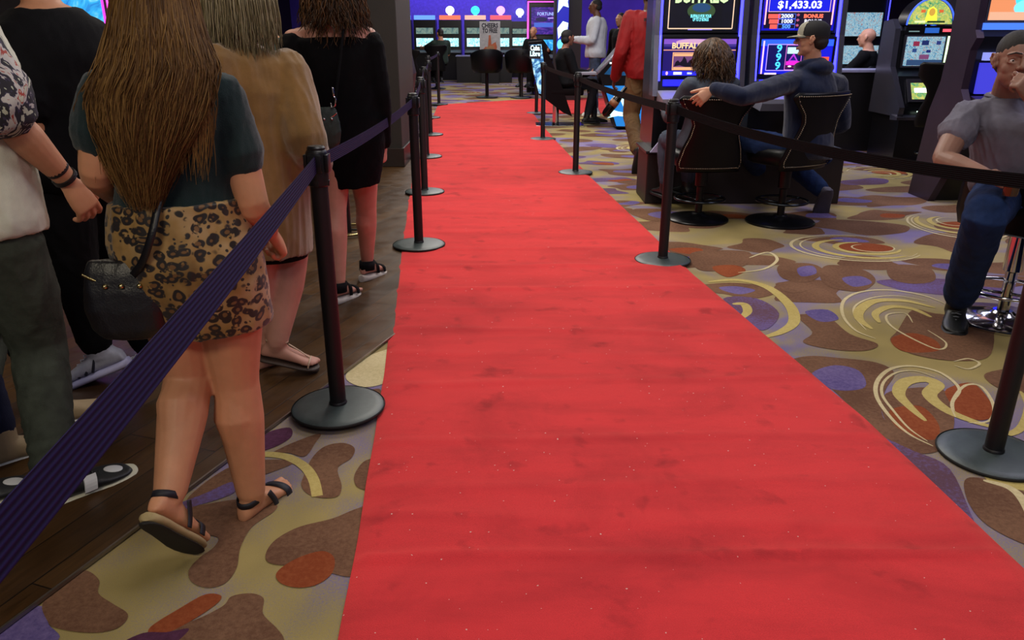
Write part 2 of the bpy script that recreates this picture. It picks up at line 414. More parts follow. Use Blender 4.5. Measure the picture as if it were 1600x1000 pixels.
b = MB(); nrm = V((ed.y, -ed.x, 0)); b.prism([wa, wb, wb + nrm * .007, wa + nrm * .007], (0, 0, .006), (0, 0, WZ + .002)); tr = b.build('trim_1', mat('trim_metal', '#8f8780', .35, .9)); tag(tr, kind='structure')

# ---------------------------------------------------------------- red carpet
def m_red():
    m, t, b = newmat('red_pile'); tc = t.obj()
    st = t.ramp(t.noise(2.2, 4, .7, tc, .5), [(.28, (.80, .76, .80, 1)), (.5, (1, 1, 1, 1)), (.8, (1.08, 1.05, 1.02, 1))])
    mp = t.n('ShaderNodeMapping'); mp.inputs['Scale'].default_value = (.8, 3.2, 1); mp.inputs['Rotation'].default_value = (0, 0, .1); t.l(tc, mp.inputs[0])
    band = t.ramp(t.noise(1.5, 4, .6, mp.outputs[0]), [(.32, (.80, .76, .82, 1)), (.55, (1.03, 1.02, 1.02, 1))])
    foot = t.ramp(t.noise(6.5, 3, .55, tc, .2), [(.27, (.55, .5, .6, 1)), (.40, (1, 1, 1, 1))])
    spk = t.ramp(t.noise(420, 2, .6, tc), [(.3, (.86, .86, .86, 1)), (.7, (1.1, 1.1, 1.1, 1))])
    c = t.mix(1.0, srgb('#d0343b'), st, 'MULTIPLY'); c = t.mix(1.0, c, band, 'MULTIPLY'); c = t.mix(.8, c, foot, 'MULTIPLY'); c = t.mix(1.0, c, spk, 'MULTIPLY')
    lint = t.ramp(t.noise(95, 0, .5, tc), [(.85, (0, 0, 0, 1)), (.86, (1, 1, 1, 1))])
    c = t.mix(lint, c, (.7, .5, .45, 1))
    t.l(c, b.inputs['Base Color']); b.inputs['Roughness'].default_value = .95; b.inputs['Specular IOR Level'].default_value = .15
    b.inputs['Sheen Weight'].default_value = .42; b.inputs['Sheen Tint'].default_value = srgb('#ff9078'); b.inputs['Sheen Roughness'].default_value = .5
    bn = t.n('ShaderNodeBump', i_Strength=.6, i_Distance=.003); t.l(t.noise(420, 2, .6, tc), bn.inputs['Height']); t.l(bn.outputs[0], b.inputs['Normal'])
    return m
LE = [(-.27, -.3)] + [tuple(G(*p)[:2]) for p in [(530, 1000), (568, 790), (600, 590), (622, 400), (640, 285), (665, 213), (684, 165)]]
RE = [(1.33, -.3)] + [tuple(G(*p)[:2]) for p in [(1605, 896), (1350, 655), (1085, 432), (1000, 350), (925, 280), (870, 222), (826, 172)]]
def edge_x(E, y):
    ys = [p[1] for p in E]; xs = [p[0] for p in E]; return float(np.interp(y, ys, xs))
def red_z(x, y):
    z = .020
    for (yc, a, wd, sk) in [(1.77, .013, .016, .02), (1.95, .005, .03, -.05), (2.12, .004, .03, .03), (2.42, .007, .022, .03), (2.9, .007, .025, .05), (3.2, .005, .03, -.02), (3.5, .008, .03, -.04), (3.8, .006, .03, 0), (4.15, .010, .03, .03), (4.6, .010, .04, .0), (5.0, .008, .04, .02), (5.5, .010, .04, .04), (6.1, .011, .045, -.03), (6.6, .009, .05, 0), (7.1, .012, .055, .03), (7.7, .010, .05, 0), (8.3, .012, .06, 0), (9.3, .006, .1, .02), (10.6, .007, .1, 0), (12.2, .007, .12, 0)]:
        d = (y - yc - sk * x - .03 * noise.noise(V((x * 2, yc, 0)))) / wd; z += a * math.exp(-d * d) * (.7 + .5 * noise.noise(V((x * 1.5, yc * 3, 1))))
    return z + .0025 * noise.noise(V((x * 2.2, y * 2.2, 3)))
b = MB(); NX, ys = 44, []
y = -.3
while y < 16.0: ys.append(y); y += .02 if y < 5 else (.035 if y < 9 else .07)
rows = []
for y in ys:
    yy = lambda x: y
    xl, xr = edge_x(LE, y) + .004 * noise.noise(V((0, y * 3, 0))), edge_x(RE, y) + .004 * noise.noise(V((5, y * 3, 0)))
    if y > 13.9: xr = 3.4
    sh_ = min(1, max(0, (y - 13) / 3))
    yy = lambda x: y + sh_ * min(1.7, .72 * (x - xl))
    rows.append([b.bm.verts.new((xl + (xr - xl) * i / NX, yy(xl + (xr - xl) * i / NX), red_z(xl + (xr - xl) * i / NX, y) if 0 < i < NX else .006)) for i in range(NX + 1)])
for A, B in zip(rows, rows[1:]):
    for i in range(NX): b.bm.faces.new((A[i], A[i + 1], B[i + 1], B[i]))
rc = b.build('red_carpet', m_red(), None, True); tag(rc, 'long red carpet runner laid between two rows of belt posts', 'carpet')

# ---------------------------------------------------------------- walls, pillar, ceiling
def wall(name, P0, P1, z0, z1, m, th=.15):
    b = MB(); P0 = V(P0); P1 = V(P1); d = (P1 - P0).normalized(); n = V((-d.y, d.x, 0)) * th
    b.prism([P0, P1, P1 + n, P0 + n], (0, 0, z0), (0, 0, z1)); o = b.build(name, m); tag(o, kind='structure'); return o
MWALL = mat('pillar_paint', '#1f1c19', .8, 0, .08, 3, .3, 90)
MPURP = mat('purple_wall', '#6a5ab0', .8, 0, .15, .6)
b = MB(); b.box((-1.57, 9.0, 1.95), (.78, 1.2, 3.9), bev=.01); o = b.build('wall_left', MWALL); tag(o, kind='structure')
b = MB(); b.box((-1.57, 8.99, .115), (.82, 1.24, .20), bev=.006); o = b.build('baseboard_left', mat('baseboard_brown', '#1a0c09', .45)); tag(o, kind='structure')
wall('wall_back', (-14, 34, 0), (16, 34, 0), 0, CEIL, MPURP)
wall('wall_far_left', (-9.1, -3, 0), (-9.1, 34, 0), 0, CEIL, mat('dark_wall', '#2c2724', .85, 0, .1, 2))
wall('wall_right', (13, 34, 0), (13, -3, 0), 0, CEIL, mat('dark_wall', '#2c2724'))
b = MB(); b.box((1, 15.5, CEIL + .05), (30, 38, .1)); o = b.build('ceiling', mat('ceiling_paint', '#55504c', .9, 0, .05, 2)); tag(o, kind='structure')
# ---------------------------------------------------------------- stanchions and belts
MPOST = mat('post_black', '#0c0d11', .5, .0, .1, 30, .05, 300)
MBASE = mat('post_base_grey', '#3c4646', .38, .1, .15, 25, .2, 400)
MRUB = mat('rubber_black', '#0d0d0e', .7)
MCAP = mat('cap_plastic', '#0d0e12', .4)
def make_post():
    r = empty('stanchion')
    b = MB(); b.lathe([(0, .022), (.05, .0215), (.14, .0185), (.166, .014), (.1745, .008), (.175, .004), (.1745, .0)], n=56)
    b.build('base', MBASE, r, auto=35)
    b = MB(); b.lathe([(.1765, .001), (.1785, .005), (.1785, .009), (.175, .012)], n=56); b.build('rubber_rim', MRUB, r, True)
    b = MB(); b.lathe([(.034, .021), (.034, .028), (.030, .033)], n=28); b.lathe([(.0305, .02), (.0305, .885)], n=32); b.build('post', MPOST, r, auto=40)
    b = MB(); b.lathe([(.0305, .86), (.0355, .865), (.0365, .88), (.0365, .975), (.034, .982), (.031, .985), (.031, .992), (.026, .998), (0, 1.0)], n=32)
    for k in range(4):
        a = k * math.pi / 2; c = V((math.cos(a) * .036, math.sin(a) * .036, .94)); b.box(c, (.012, .046, .06), Matrix.Rotation(a, 3, 'Z'), .002)
    for k in range(4):
        a = k * math.pi / 2; c = V((math.cos(a) * .0325, math.sin(a) * .0325, .872)); b.box(c, (.01, .016, .02), Matrix.Rotation(a, 3, 'Z'), .001)
    b.build('belt_head', MCAP, r, auto=35); return r
POSTS = {}
proto = make_post()
PL = [('l0', V((-.41, -.03, 0)), 'black belt post left of the camera, outside the picture', 0),
      ('l1', G(530, 645), 'nearest belt post left of the red carpet, beside the tan coat', 0),
      ('l2', G(655, 388), 'second belt post along the left edge of the red carpet', 0),
      ('l3', G(664, 304), 'third belt post along the left edge, its top beside the pillar', 0),
      ('l4', G(667, 248), 'fourth belt post along the left edge of the red carpet', 0),
      ('l5', G(673, 213), 'fifth belt post along the left edge of the red carpet', 0),
      ('l6', G(672, 186), 'sixth belt post on the left, next to last before the far corner', 0),
      ('l7', G(686, 165), 'last belt post of the left row, at the far corner of the red carpet', 0),
      ('r0', G(1550, 712), 'nearest belt post on the right, cut by the picture edge', 0),
      ('r1', G(1035, 410), 'belt post right of the red carpet, in front of the woman\'s chair', 0),
      ('r2', G(899, 272), 'third belt post on the right, level with the red jacket\'s feet', 0),
      ('r3', G(848, 219), 'fourth belt post on the right, before the curved glowing side sign', 0),
      ('r4', G(838, 178), 'fifth belt post on the right, half hidden behind the fourth', 0),
      ('r5', G(815, 154), 'belt post standing at the far edge of the red carpet', 0)]
for i, (k, p, lab, _) in enumerate(PL):
    o = proto if i == 0 else copy_tree(proto)
    z = .014 if k in ('l0', 'l1') else 0
    if k[0] == 'l': z = .022
    if k in ('r4', 'r5', 'r1', 'r2', 'r3'): z = .012
    if k == 'r0': z = 0.002
    o.location = (p.x, p.y, z); tag(o, lab, 'stanchion', 'belt posts lining the red carpet'); POSTS[k] = V((p.x, p.y, z))
def m_belt(name, c, d):
    m, t, b = newmat(name); wv = t.n('ShaderNodeUVMap'); sp = t.n('ShaderNodeSeparateXYZ'); t.l(wv.outputs[0], sp.inputs[0])
    rib = t.math('SINE', t.math('MULTIPLY', sp.outputs[1], 44.0))
    weave = t.math('SINE', t.math('MULTIPLY', sp.outputs[0], 900.0))
    h = t.math('ADD', t.math('MULTIPLY', rib, .8), t.math('MULTIPLY', weave, .0))
    t.l(t.mix(t.math('MULTIPLY_ADD', rib, .5, .5), srgb(d), srgb(c)), b.inputs['Base Color']); b.inputs['Roughness'].default_value = .85; b.inputs['Specular IOR Level'].default_value = .12
    bn = t.n('ShaderNodeBump', i_Strength=.6, i_Distance=.0012); t.l(h, bn.inputs['Height']); t.l(bn.outputs[0], b.inputs['Normal'])
    return m
MBL = m_belt('navy_webbing', '#221a48', '#150f2c'); MBR = m_belt('black_webbing', '#0e0d12', '#08070a')
def belt(a, b_, m, lab, sag=.03, za=.94, zb=.94, tilt=0.0, hw=.024):
    A = POSTS[a].copy(); B = POSTS[b_].copy(); d = (B - A); d.z = 0; d.normalize(); A = A + d * .036; B = B - d * .036; A.z += za; B.z += zb
    n = V((-d.y, d.x, 0)); bm = bmesh.new(); uv = bm.loops.layers.uv.new('UVMap'); N = 40; K = 4; rows = []; L = (B - A).length
    for i in range(N + 1):
        t = i / N; c = A.lerp(B, t); c.z -= sag * 4 * t * (1 - t); tw = tilt * math.sin(math.pi * t); up = V((0, 0, math.cos(tw))) + n * math.sin(tw)
        rows.append([[bm.verts.new(c + up * (hw * (2 * j / K - 1)) + n * s * .0009) for j in range(K + 1)] for s in (-1, 1)])
    def quad(vs, uvs):
        f = bm.faces.new(vs)
        for l, q in zip(f.loops, uvs): l[uv].uv = q
    for i in range(N):
        for j in range(K):
            for s in (0, 1):
                R0, R1 = rows[i][s], rows[i + 1][s]; u0, u1 = i / N * L, (i + 1) / N * L; v0, v1 = j / K, (j + 1) / K
                quad((R0[j], R1[j], R1[j + 1], R0[j + 1]), ((u0, v0), (u1, v0), (u1, v1), (u0, v1)))
        for j in (0, K): quad((rows[i][0][j], rows[i + 1][0][j], rows[i + 1][1][j], rows[i][1][j]), ((0, 0),) * 4)
    o = from_bm('belt', bm, m, None, True, 50); tag(o, lab, 'belt', 'retractable belts between the posts')
belt('l0', 'l1', MBL, 'navy ribbed belt crossing the lower left foreground', .014, .93, .94, tilt=.25, hw=.028)
belt('l1', 'l2', MBL, 'navy belt from the nearest left post to the next one', .02)
belt('l2', 'l3', MBL, 'short dark belt seen between the second and third left posts', .01)
belt('l3', 'l4', MBL, 'dark belt between the third and fourth left posts', .01)
belt('l4', 'l5', MBL, 'dark belt between the fourth and fifth left posts', .01)
belt('l5', 'l6', MBL, 'dark belt between the fifth and sixth left posts', .01)
belt('l6', 'l7', MBL, 'dark belt reaching the last post of the left row', .01)
belt('r0', 'r1', MBR, 'black belt crossing in front of the man in the grey shirt', .05)
belt('r1', 'r2', MBR, 'black belt passing in front of the red jacket\'s legs', .02)
belt('r2', 'r3', MBR, 'black belt in front of the seated woman in black', .01)
belt('r3', 'r4', MBR, 'black belt between the fourth and fifth right posts', .01)
belt('r4', 'r5', MBR, 'black belt between the farthest two right posts', .01)
# ---------------------------------------------------------------- figure tools
def remeshed(bm, voxel, smooth=3, lam=.5):
    me = bpy.data.meshes.new('t'); bm.to_mesh(me); bm.free()
    o = bpy.data.objects.new('t', me); COL.objects.link(o)
    md = o.modifiers.new('r', 'REMESH'); md.mode = 'VOXEL'; md.voxel_size = voxel; md.adaptivity = 0
    out = bpy.data.meshes.new_from_object(o.evaluated_get(bpy.context.evaluated_depsgraph_get()))
    bpy.data.objects.remove(o); bpy.data.meshes.remove(me)
    if smooth: lap(out, smooth, lam)
    return out
def lap(me, it, lam=.5):
    n = len(me.vertices); co = np.empty(n * 3); me.vertices.foreach_get('co', co); co = co.reshape(-1, 3)
    e = np.empty(len(me.edges) * 2, dtype=np.int64); me.edges.foreach_get('vertices', e); e = e.reshape(-1, 2)
    deg = np.bincount(e.ravel(), minlength=n)[:, None].clip(1)
    for q_ in range(it * 2):
        lam_ = lam if q_ % 2 == 0 else -lam * .97
        s = np.zeros_like(co)
        for k in range(3): s[:, k] = np.bincount(e[:, 0], co[e[:, 1], k], n) + np.bincount(e[:, 1], co[e[:, 0], k], n)
        co += lam_ * (s / deg - co)
    me.vertices.foreach_set('co', co.ravel()); me.update()
def folds(me, amp, freq=9, seed=0, stretch=(1, 1, .45)):
    """cloth creases: pushes the surface along its normals"""
    if amp <= 0: return
    n = len(me.vertices); co = np.empty(n * 3); me.vertices.foreach_get('co', co); co = co.reshape(-1, 3)
    no = np.empty(n * 3); me.vertices.foreach_get('normal', no); no = no.reshape(-1, 3)
    r = np.random.default_rng(seed); p = co * np.array(stretch); h = np.zeros(n)
    wv = np.zeros((n, 3))
    for k in range(4):
        d = r.normal(size=3); d /= np.linalg.norm(d); wv += .05 * np.sin((p @ d) * freq * (1 + k * .7) + r.uniform(0, 6))[:, None] * r.normal(size=3)
    q = p + wv
    for k in range(6):
        d = r.normal(size=3); d /= np.linalg.norm(d); f = freq * (1 + .55 * k); s = np.sin((q @ d) * f * 2 + r.uniform(0, 6)); h += (1 - np.abs(s)) ** 2 * (1 / (1 + .5 * k)) - .2
    co += no * (h * amp * .6)[:, None]; me.vertices.foreach_set('co', co.ravel()); me.update()
def lerp(a, b, t): return a + (b - a) * t
MALE = dict(tw=[.125, .172, .158, .172, .165, .066], td=[.10, .118, .118, .125, .095, .066], arm=[.058, .054, .042, .045, .029], leg=[.090, .083, .061, .061, .041], nk=.062, hs=1.0)
FEM = dict(tw=[.13, .180, .135, .150, .140, .052], td=[.11, .122, .098, .112, .080, .054], arm=[.050, .046, .038, .038, .026], leg=[.094, .086, .062, .062, .040], nk=.052, hs=.95)
def bod(base, **k):
    d = dict(base); ks = k.pop('w', 1)
    for q in ('tw', 'td'): d[q] = [x * ks for x in d[q]]
    d['tw'][-1] /= ks; d['td'][-1] /= ks; d.update(k); return d
def frame(J):
    lat = (J['rs'] - J['ls']).normalized(); up = (J['neck'] - J['pel']).normalized(); fw = up.cross(lat).normalized(); return lat, fw, up
def torso_st(J, B, infl=0, s0=0, s1=5, n=26):
    lt = (J['rs'] - J['ls']).normalized(); lh = (J['rh'] - J['lh']).normalized(); up = (J['neck'] - J['pel']).normalized()
    msh = (J['ls'] + J['rs']) / 2; hipc = (J['lh'] + J['rh']) / 2
    C = [hipc - up * .045, J['pel'].copy(), J['pel'].lerp(J['neck'], .36), J['pel'].lerp(J['neck'], .70), J['pel'].lerp(J['neck'], .90).lerp(msh, .3), J['neck'].copy()]
    bend = J.get('bend'); 
    if bend is not None:
        for k, q in ((2, .8), (3, 1.0), (4, .5)): C[k] = C[k] + bend * q
    out = []
    for i in range(n):
        s = s0 + (s1 - s0) * i / (n - 1); k = min(int(s), 4); t = s - k
        p = [C[max(k - 1, 0)], C[k], C[k + 1], C[min(k + 2, 5)]]
        c = .5 * ((2 * p[1]) + (p[2] - p[0]) * t + (2 * p[0] - 5 * p[1] + 4 * p[2] - p[3]) * t * t + (3 * p[1] - p[0] - 3 * p[2] + p[3]) * t ** 3)
        w_ = float(np.interp(s, range(6), B['tw'])); d_ = float(np.interp(s, range(6), B['td']))
        l = lh.lerp(lt, min(1, s / 4)).normalized(); fw = up.cross(l).normalized()
        out.append((c, l, fw, w_ + infl, d_ + infl, s))
    return out
def st_rings(st, n=28, e=2.25, belly=0):
    R = []
    for (c, l, fw, w_, d_, s) in st:
        r = []
        for k in range(n):
            a = 2 * math.pi * k / n; ca, sa = math.cos(a), math.sin(a)
            x = abs(ca) ** (2 / e) * math.copysign(1, ca); y = abs(sa) ** (2 / e) * math.copysign(1, sa)
            bb = 1 + belly * max(0, 1 - abs(s - 1.8) / 1.6) if sa > 0 else 1
            r.append(c + l * (w_ * x) + fw * (d_ * y * bb))
        R.append(r)
    return R
def limb(mb, P, rad, infl=0, t0=0, t1=2, n=16, rfun=None, seg=22):
    """P: three joints; rad: 5 radii at 0,.5,1,1.35,2"""
    xs = [0, .5, 1, 1.35, 2]; pts = []; rr = []
    for i in range(seg):
        t = t0 + (t1 - t0) * i / (seg - 1); a = P[0].lerp(P[1], min(t, 1)) if t <= 1 else P[1].lerp(P[2], t - 1)
        w = max(0, 1 - abs(t - 1) / .12)
        if w > 0: a = a.lerp((P[0].lerp(P[1], .94) + P[1].lerp(P[2], .06)) / 2, w * .5)
        pts.append(a); r = float(np.interp(t, xs, rad)) + infl
        if rfun: r += rfun(t)
        rr.append(r)
    mb.tube(pts, rr, n)
def calf(mb, K, A, r, back):
    mb.tube([K.lerp(A, .06) + back * .008, K.lerp(A, .3) + back * r * .30, K.lerp(A, .55) + back * r * .16, K.lerp(A, .78)], [r * .8, r * .92, r * .72, r * .5], 14)
FX = [-.066, -.061, -.045, -.02, .02, .065, .115, .150, .172, .183, .188]
FWD = [.010, .021, .030, .034, .035, .040, .047, .044, .034, .021, .009]
FTOP = [.022, .045, .068, .080, .078, .058, .040, .031, .024, .018, .013]
def foot_rings(A, f, u, L=.25, infl=0, wk=1.0, hk=1.0, z0=0.0, z1=None, n=18, x0=0, x1=11, ins=0.0):
    """rings of a foot or shoe: A is the ankle joint, .085 above the sole along u"""
    k = L / .25; s = f.cross(u).normalized(); O = A - u * (.085 * k); R = []
    for i in range(x0, x1):
        hw = FWD[i] * k * wk + infl; tp = (FTOP[i] * k * hk + infl) if z1 is None else z1; r = []
        xx = FX[i] * k + (infl if i > 7 else -infl if i < 2 else 0); ox = ins * (1 if i > 2 else 0) * (FX[i] / .18) * .008
        for q in range(n):
            a = 2 * math.pi * q / n; ca, sa = math.cos(a), math.sin(a)
            y = abs(ca) ** .75 * math.copysign(hw, ca); z = (tp - z0) * (.5 + .5 * abs(sa) ** .75 * math.copysign(1, sa)) + z0
            r.append(O + f * xx + s * (y + ox) + u * z)
        R.append(r)
    return R
def toes(mb, A, f, u, L, side):
    k = L / .25; s = f.cross(u).normalized() * side; O = A - u * (.085 * k)
    for j, (x, y, r) in enumerate([(.186, -.030, .0135), (.184, -.009, .0095), (.176, .008, .009), (.165, .023, .0085), (.150, .037, .008)]):
        mb.tube([O + f * (x - .03) * k + s * y * k + u * .013, O + f * x * k + s * y * k + u * .010], [r * k, r * k * .95], 10)
def hand(mb, Wp, d, nrm, th=1, s=1.0, curls=(.5, .6, .4), spread=.10, thumb=(.7, .55, .25), per=None):
    """five fingered hand; nrm: the palm's facing; th=+1/-1 picks the thumb's side"""
    d = d.normalized(); nrm = (nrm - d * nrm.dot(d)).normalized(); sd = d.cross(nrm).normalized() * th
    R = []
    for x, hw, ht in [(-.012, .026, .019), (.012, .029, .0175), (.04, .036, .0165), (.07, .040, .0145), (.090, .038, .012), (.097, .030, .008)]:
        R.append([Wp + d * x * s + sd * (hw * s * abs(math.cos(a)) ** .7 * math.copysign(1, math.cos(a))) + nrm * (ht * s * abs(math.sin(a)) ** .8 * math.copysign(1, math.sin(a))) for a in [2 * math.pi * k / 16 for k in range(16)]])
    mb.loft(R)
    for j, (o, L) in enumerate([(.030, .073), (.010, .081), (-.010, .075), (-.029, .059)]):
        c1, c2, c3 = per[j] if per else (curls[0] + .06 * j, curls[1] + .05 * j, curls[2])
        p = Wp + d * .086 * s + sd * o * s; fd = (d + sd * (spread * o / .03)).normalized(); pts = [p - fd * .012 * s, p]; a = 0
        for frac, c in ((.46, c1), (.30, c2), (.24, c3)):
            a += c; p = p + (fd * math.cos(a) + nrm * math.sin(a)) * L * frac * s; pts.append(p)
        rr = [.0106, .0102, .0094, .0088, .0076]; mb.tube(pts, [r * s for r in rr], 10)
    a1, a2, a3 = thumb
    p = Wp + d * .022 * s + sd * .022 * s; td = (d * (1 - a1 * .6) + sd * a1 + nrm * a2).normalized(); pts = [p]
    for L in (.040, .034, .026):
        p = p + td * L * s; pts.append(p); td = (td + d * a3 * .6 + nrm * a3 * .35).normalized()
    mb.tube(pts, [.0175 * s, .0130 * s, .0112 * s, .0092 * s], 10)
def head_frame(J):
    u = J.get('hu', V((0, 0, 1))).normalized(); f = J['hf']; f = (f - u * f.dot(u)).normalized(); r = f.cross(u).normalized(); return r, f, u
def head_pt(J, B, x, y, z):
    r, f, u = head_frame(J); k = B['hs']; return J['head'] + r * x * k + f * y * k + u * z * k
def head(mb, J, B):
    r, f, u = head_frame(J); k = B['hs']; R3 = Matrix((r, f, u)).transposed()
    P = lambda x, y, z: head_pt(J, B, x, y, z)
    E = lambda c, q, rot=None: mb.sph(P(*c), [a * k for a in q], R3 if rot is None else R3 @ rot, 20)
    E((0, -.014, .032), (.076, .096, .084)); E((0, .012, -.005), (.067, .078, .088)); E((0, .024, -.05), (.057, .058, .056)); E((0, .010, -.03), (.064, .066, .066)); E((0, .034, -.078), (.040, .042, .032)); E((0, .066, -.094), (.021, .017, .016))
    for s in (-1, 1):
        E((s * .030, .046, -.026), (.030, .027, .034)); E((s * .040, .016, -.052), (.020, .040, .036))
        mb.tube([P(s * .010, .091, .026), P(s * .030, .088, .031), P(s * .052, .070, .024)], [.009 * k, .0095 * k, .008 * k], 10)
        mb.tube([P(s * .017, .084, .0095), P(s * .033, .084, .015), P(s * .049, .072, .008)], [.0045 * k, .0058 * k, .0045 * k], 8)
        mb.tube([P(s * .017, .082, -.003), P(s * .033, .081, -.0075), P(s * .049, .070, -.003)], [.004 * k, .0052 * k, .004 * k], 8)
        E((s * .0115, .098, -.026), (.0085, .011, .0075))
        rot = Matrix.Rotation(s * -.35, 3, 'Z')
        E((s * .079, -.006, .004), (.009, .019, .024), rot); E((s * .077, -.001, -.018), (.008, .012, .016), rot); mb.tube([P(s * .083, .004, .024), P(s * .090, -.014, .028), P(s * .092, -.024, .008), P(s * .085, -.012, -.016)], [.004 * k, .005 * k, .005 * k, .004 * k], 8)
    mb.tube([P(0, .088, .022), P(0, .100, .0), P(0, .110, -.020)], [.008 * k, .0095 * k, .0115 * k], 12)
    mb.tube([P(-.024, .080, -.0545), P(-.010, .0915, -.0515), P(0, .093, -.0535), P(.010, .0915, -.0515), P(.024, .080, -.0545)], [.003 * k, .0052 * k, .0055 * k, .0052 * k, .003 * k], 8)
    mb.tube([P(-.020, .081, -.059), P(0, .0925, -.0645), P(.020, .081, -.059)], [.0035 * k, .0068 * k, .0035 * k], 8)
    nb = P(0, -.022, -.075); mb.tube([J['neck'] - u * .03, J['neck'].lerp(nb, .5), P(0, -.018, -.06), P(0, -.02, -.03)], [B['nk'] * 1.12, B['nk'], B['nk'] * .84, B['nk'] * .6], 18)
SKIN = {}
def skin(c, var=.1):
    if c not in SKIN: SKIN[c] = mat('skin_' + c.strip('#'), c, .5, 0, var, 7, .12, 260, .4, 0, .08)
    return SKIN[c]
ROOT = {}
def body(name, J, B, sk, label, voxel=.008, hands=True, feet='', group=None, h_l={}, h_r={}, noarm=()):
    base = V((J['pel'].x, J['pel'].y, 0)); mb = MB()
    mb.loft(st_rings(torso_st(J, B)))
    lat, fw, up = frame(J)
    for s in 'lr':
        S_, E_, W_ = J[s + 's'], J[s + 'e'], J[s + 'w']
        limb(mb, (S_, E_, W_), B['arm']); mb.tube([J['neck'] - up * .07, S_ - up * .0], [.055, B['arm'][0] * .95], 14)
        hd = J.get(s + 'hd', (W_ - E_).normalized()); hn = J.get(s + 'hn', (lat if s == 'l' else -lat) * 1.0)
        if hands: hand(mb, W_ + hd * .02, hd, hn, J.get(s + 'th', -1 if s == 'l' else 1), J.get('hk', .95), **(h_l if s == 'l' else h_r))
        limb(mb, (J[s + 'h'], J[s + 'k'], J[s + 'a']), B['leg'], n=18)
        fd, fu = foot_dir(J, s); calf(mb, J[s + 'k'], J[s + 'a'], B['leg'][3], -fd)
        mb.loft(foot_rings(J[s + 'a'], fd, fu, J.get('fl', .245) - .01, -.002) if feet else foot_rings(J[s + 'a'], fd, fu, .22, -.004, .8, .72, .012))
        mb.tube([J[s + 'a'] + (J[s + 'k'] - J[s + 'a']).normalized() * .06, J[s + 'a'] - fu * .02], [B['leg'][4] * .98, B['leg'][4] * .88], 14)
        if feet == 'bare': toes(mb, J[s + 'a'], fd, fu, J.get('fl', .245), -1 if s == 'l' else 1)
    if 'head' in J: head(mb, J, B)
    me = remeshed(mb.bm, voxel, 4 if voxel < .0075 else 3); me.name = name
    o = link(name, me, sk); tag(o, label, 'person', group); return o
def foot_dir(J, s):
    f = J[s + 't'].copy(); u = J.get(s + 'u', V((0, 0, 1)))
    f = (f - u * f.dot(u)).normalized(); return f, u.normalized()
def garment(name, J, B, m, par, parts, voxel=.009, fold=.004, ff=9, seed=0, smooth=2, stretch=(1, 1, .45)):
    """parts: functions that add closed volumes"""
    mb = MB()
    for p in parts: p(mb)
    me = remeshed(mb.bm, voxel, smooth); folds(me, fold, ff, seed, stretch); folds(me, fold * .25, ff * 2.3, seed + 77, stretch); me.name = name
    return link(name, me, m, par)
def g_torso(J, B, infl, s0, s1=4.75, flare=0, belly=0, n=26, e=2.25):
    def f(mb):
        st = [(c - (frame(J)[2] * 0), l, fw, w_ + flare * max(0, 1 - (s - s0) / 1.5), d_ + flare * max(0, 1 - (s - s0) / 1.5), s) for (c, l, fw, w_, d_, s) in torso_st(J, B, infl, s0, s1, n)]
        mb.loft(st_rings(st, belly=belly, e=e))
    return f
def g_hem(J, B, infl, drop, w_=None, d_=None, s=.0, flare=0):
    """continues the torso volume below the hips"""
    def f(mb):
        st = torso_st(J, B, infl, 0, 2, 8); c, l, fw, a, b_, q = st[0]; up = frame(J)[2]; R = []
        for k in range(8):
            t = k / 7; R.append((c - V((0, 0, 1)) * drop * t, l, fw, lerp(st[3][3], (w_ or a) + flare, t), lerp(st[3][4], (d_ or b_) + flare, t), 0))
        mb.loft(st_rings([st[5], st[3]] + R[1:]))
    return f
def g_sleeve(J, B, s, infl, t1, flare=0, r=None, sh=True):
    def f(mb):
        S_, E_, W_ = J[s + 's'], J[s + 'e'], J[s + 'w']; up = frame(J)[2]
        limb(mb, (S_, E_, W_), r or B['arm'], infl, 0, t1, rfun=lambda t: flare * t / max(t1, .1))
        if sh: mb.tube([J['neck'] - up * .075, S_], [.055 + infl, B['arm'][0] * .95 + infl], 14)
    return f
def g_leg(J, B, s, infl, t1, r=None, flare=0, stack=0, t0=0):
    def f(mb):
        limb(mb, (J[s + 'h'], J[s + 'k'], J[s + 'a']), r or B['leg'], infl, t0, t1, 18, rfun=lambda t: flare * max(0, t - 1) + (stack * math.sin(t * 60) * max(0, (t - 1.5)) if stack else 0), seg=40)
    return f
def collar(J, B, m, par, infl=.012, name='collar'):
    mb = MB(); st = torso_st(J, B, infl, 4.66, 4.86, 3); R = st_rings(st, 28); mb.loft(R); return mb.build(name, m, par, True)
